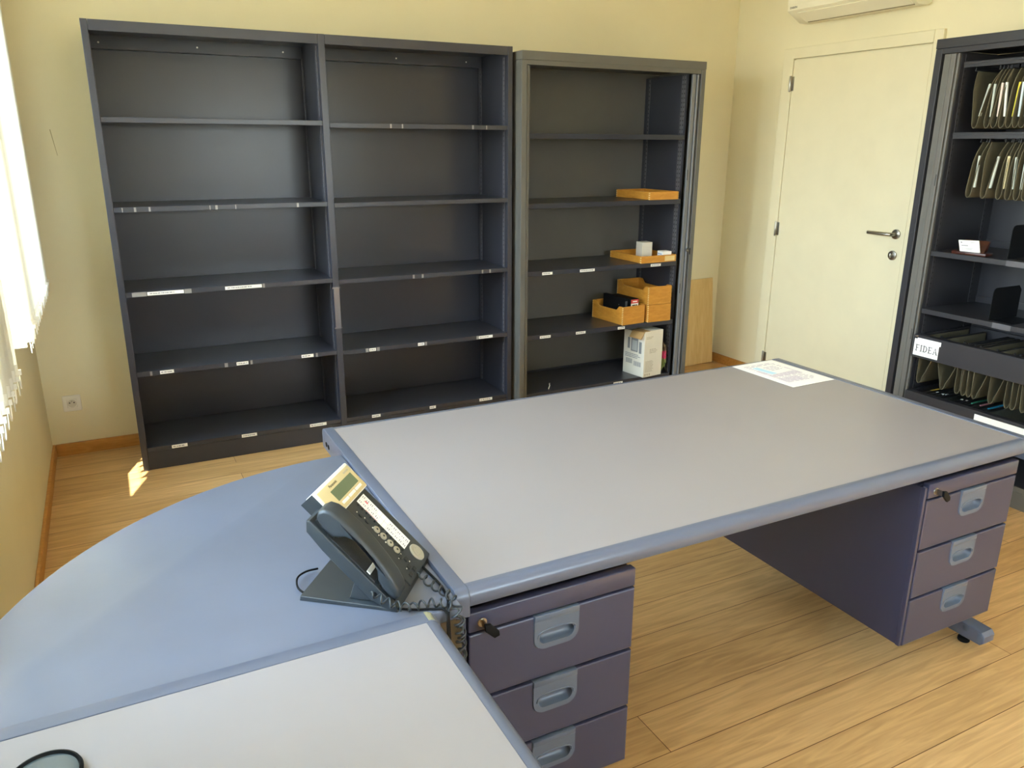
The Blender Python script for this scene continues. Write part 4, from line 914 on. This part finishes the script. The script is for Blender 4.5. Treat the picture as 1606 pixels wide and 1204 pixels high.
for u in (0.149, 0.167, 0.186, 0.204):
    y = B(); y.lathe([(0.0078, 0), (0.0078, 0.002), (0.0065, 0.0034), (0.0035, 0.0030)], (0, 0, 0.003), 24); y.xf(FM @ Matrix.Translation((u, 0.121, 0))); k_ = obj('round_key', y, 'silver', bd, 40)
    y = B(); y.cyl((0, 0, 0.0062), (0, 0, 1), 0.0022, 0.0006, 12); y.xf(FM @ Matrix.Translation((u, 0.121, 0))); obj('key_icon', y, 'phonekey', k_)
y = B(); y.lathe([(0.0165, 0), (0.0165, 0.0025), (0.0150, 0.0040), (0.0085, 0.0036), (0.0080, 0.0026), (0.0070, 0.0040), (0.004, 0.0044)], (0, 0, 0.003), 36); y.xf(FM @ Matrix.Translation((0.240, 0.164, 0)) @ Matrix.Scale(1.12, 4, (1, 0, 0))); obj('navigation_ring', y, 'silver', bd, 40)
for u, v in ((0.214, 0.113), (0.226, 0.121), (0.239, 0.110), (0.250, 0.118), (0.250, 0.097)):
    obj('arrow_key', fbox(u, u + 0.0085, v - 0.006, v + 0.006, 0.003, 0.0058, 0.0012), 'phonekey', bd)
g = B()
for u, v in ((0.098, 0.1165), (0.117, 0.121), (0.1405, 0.1165), (0.159, 0.1135), (0.178, 0.1135), (0.2155, 0.121), (0.217, 0.107), (0.238, 0.1245), (0.241, 0.101)): fbox(u - 0.0012, u + 0.0012, v - 0.0015, v + 0.0015, 0.0036, 0.0040, bb=g)
obj('key_marks', g, 'white', bd)
obj('speaker_grille', fbox(0.085, 0.205, 0.006, 0.060, -0.001, 0.002, 0.001), M.setdefault('mesh_grille', mat('speaker_mesh', '1c1d1e', 0.45, bump=1.0, bscale=900)), bd)
obj('index_tag', fbox(0.181, 0.190, 0.010, 0.052, 0.0015, 0.0042, 0.0005), 'white', bd)
b = fcyl(0.225, -0.0004, -0.016, 0.0001, 0.0001)
y = B(); y.cyl((0.147, 0.0004, 0.032), (0, -1, 0), 0.0045, 0.0012, 18); obj('side_screw', y, 'black', bd)
# handset
hp = [(0.050, 0.010), (0.043, 0.022), (0.047, 0.034), (0.060, 0.042), (0.082, 0.046), (0.112, 0.047), (0.150, 0.045), (0.188, 0.040), (0.220, 0.034), (0.243, 0.026), (0.254, 0.017), (0.255, 0.008), (0.246, 0.003), (0.224, 0.003), (0.206, 0.009), (0.192, 0.022), (0.170, 0.030), (0.140, 0.033), (0.122, 0.031), (0.109, 0.024), (0.103, 0.014), (0.093, 0.006), (0.070, 0.004)]
y = B(); y.prism(hp, 'y', 0.002, 0.044, bev=0.007)
y.xf(FM); hs = obj('handset', y, 'phone', ph, 60)
y = B(); y.prism([(0.052, 0.0), (0.098, 0.0), (0.094, 0.012), (0.056, 0.014)], 'y', 0.010, 0.056); y.prism([(0.214, 0.0), (0.256, 0.0), (0.252, 0.010), (0.218, 0.010)], 'y', 0.010, 0.056); y.xf(FM); obj('cradle', y, 'phonekey', bd)
# cords
def catmull(p, n_):
    p = [Vector(q) for q in p]; p = [2 * p[0] - p[1]] + p + [2 * p[-1] - p[-2]]; out = []
    for i in range(1, len(p) - 2):
        for k in range(n_):
            t = k / n_; a, b_, c, d = p[i - 1:i + 3]
            out.append(0.5 * ((2 * b_) + (c - a) * t + (2 * a - 5 * b_ + 4 * c - d) * t * t + (3 * b_ - a - 3 * c + d) * t ** 3))
    out.append(p[-2]); return out
PI = Matrix.Translation((0.600, -2.975, ZL)) @ Matrix.Rotation(math.atan2(-0.62, 0.785), 4, 'Z')
def Lc(p): return PI.inverted() @ Vector(p)
def coil(path, r_, turns, wire, start=0.0):
    c = catmull(path, 14); 
    L_ = [0]
    for a, b_ in zip(c, c[1:]): L_.append(L_[-1] + (b_ - a).length)
    T = L_[-1]; out = []; N = turns * 14; j = 0
    n_ = None
    for i in range(N + 1):
        s_ = T * i / N
        while j < len(L_) - 2 and L_[j + 1] < s_: j += 1
        f_ = (s_ - L_[j]) / max(1e-9, L_[j + 1] - L_[j]); p = c[j].lerp(c[j + 1], f_); t = (c[j + 1] - c[j]).normalized()
        if n_ is None: n_ = t.orthogonal().normalized()
        n_ = (n_ - t * n_.dot(t)).normalized(); bn = t.cross(n_); a = start + 2 * math.pi * turns * i / N
        rr_ = r_ * min(1, i / 10, (N - i) / 10 + 0.2)
        out.append(p + n_ * rr_ * math.cos(a) + bn * rr_ * math.sin(a))
    return out
zc = ZL + 0.0085
c1 = coil([Lc(p) for p in ((0.706, -3.076, zc + 0.036), (0.722, -3.090, zc + 0.024), (0.750, -3.103, zc + 0.010), (0.776, -3.100, zc), (0.800, -3.100, zc), (0.820, -3.108, zc), (0.836, -3.128, zc), (0.846, -3.137, 0.675), (0.848, -3.142, 0.60), (0.848, -3.145, 0.42))], 0.0075, 26, 0.002)
b = B(); b.tube(c1, 0.0019, 7); obj('handset_cord', b, 'phone', ph, 60)
c2 = coil([Lc(p) for p in ((0.822, -3.004, zc + 0.004), (0.828, -3.030, zc + 0.002), (0.838, -3.062, zc), (0.846, -3.094, zc + 0.002), (0.848, -3.124, zc), (0.850, -3.138, 0.68), (0.852, -3.141, 0.60), (0.852, -3.143, 0.42))], 0.0075, 18, 0.002, 1.0)
lead = [Lc((0.760, -3.000, ZL + 0.020)), Lc((0.795, -2.990, ZL + 0.012)), Lc((0.812, -2.992, ZL + 0.014))]
b = B(); b.tube(catmull(lead + [c2[0]], 8)[:-1] + c2, 0.0019, 7); obj('handset_cord', b, 'phone', ph, 60)
c3 = catmull([Lc(p) for p in ((0.818, -2.915, ZL + 0.03), (0.836, -2.955, ZL + 0.010), (0.845, -2.99, ZL + 0.0035), (0.849, -3.05, ZL + 0.0035), (0.842, -3.10, ZL + 0.004), (0.832, -3.126, ZL + 0.003), (0.828, -3.140, 0.66), (0.826, -3.16, 0.5))], 10)
b = B(); b.tube(c3, 0.0026, 8); obj('line_cord', b, 'black', ph, 60)
c4_ = catmull([Lc(p) for p in ((0.735, -3.078, ZL + 0.006), (0.775, -3.100, ZL + 0.003), (0.806, -3.114, ZL + 0.003), (0.826, -3.128, ZL + 0.001), (0.823, -3.145, 0.66), (0.82, -3.16, 0.5))], 10)
b = B(); b.tube(c4_, 0.0022, 8); obj('line_cord', b, 'black', ph, 60)
c5 = catmull([Lc(p) for p in ((0.640, -2.955, ZL + 0.004), (0.618, -2.962, ZL + 0.003), (0.605, -2.945, ZL + 0.008), (0.610, -2.915, ZL + 0.012), (0.630, -2.895, ZL + 0.010), (0.655, -2.890, ZL + 0.008))], 8)
b = B(); b.tube(c5, 0.0020, 8); obj('line_cord', b, 'black', ph, 60)
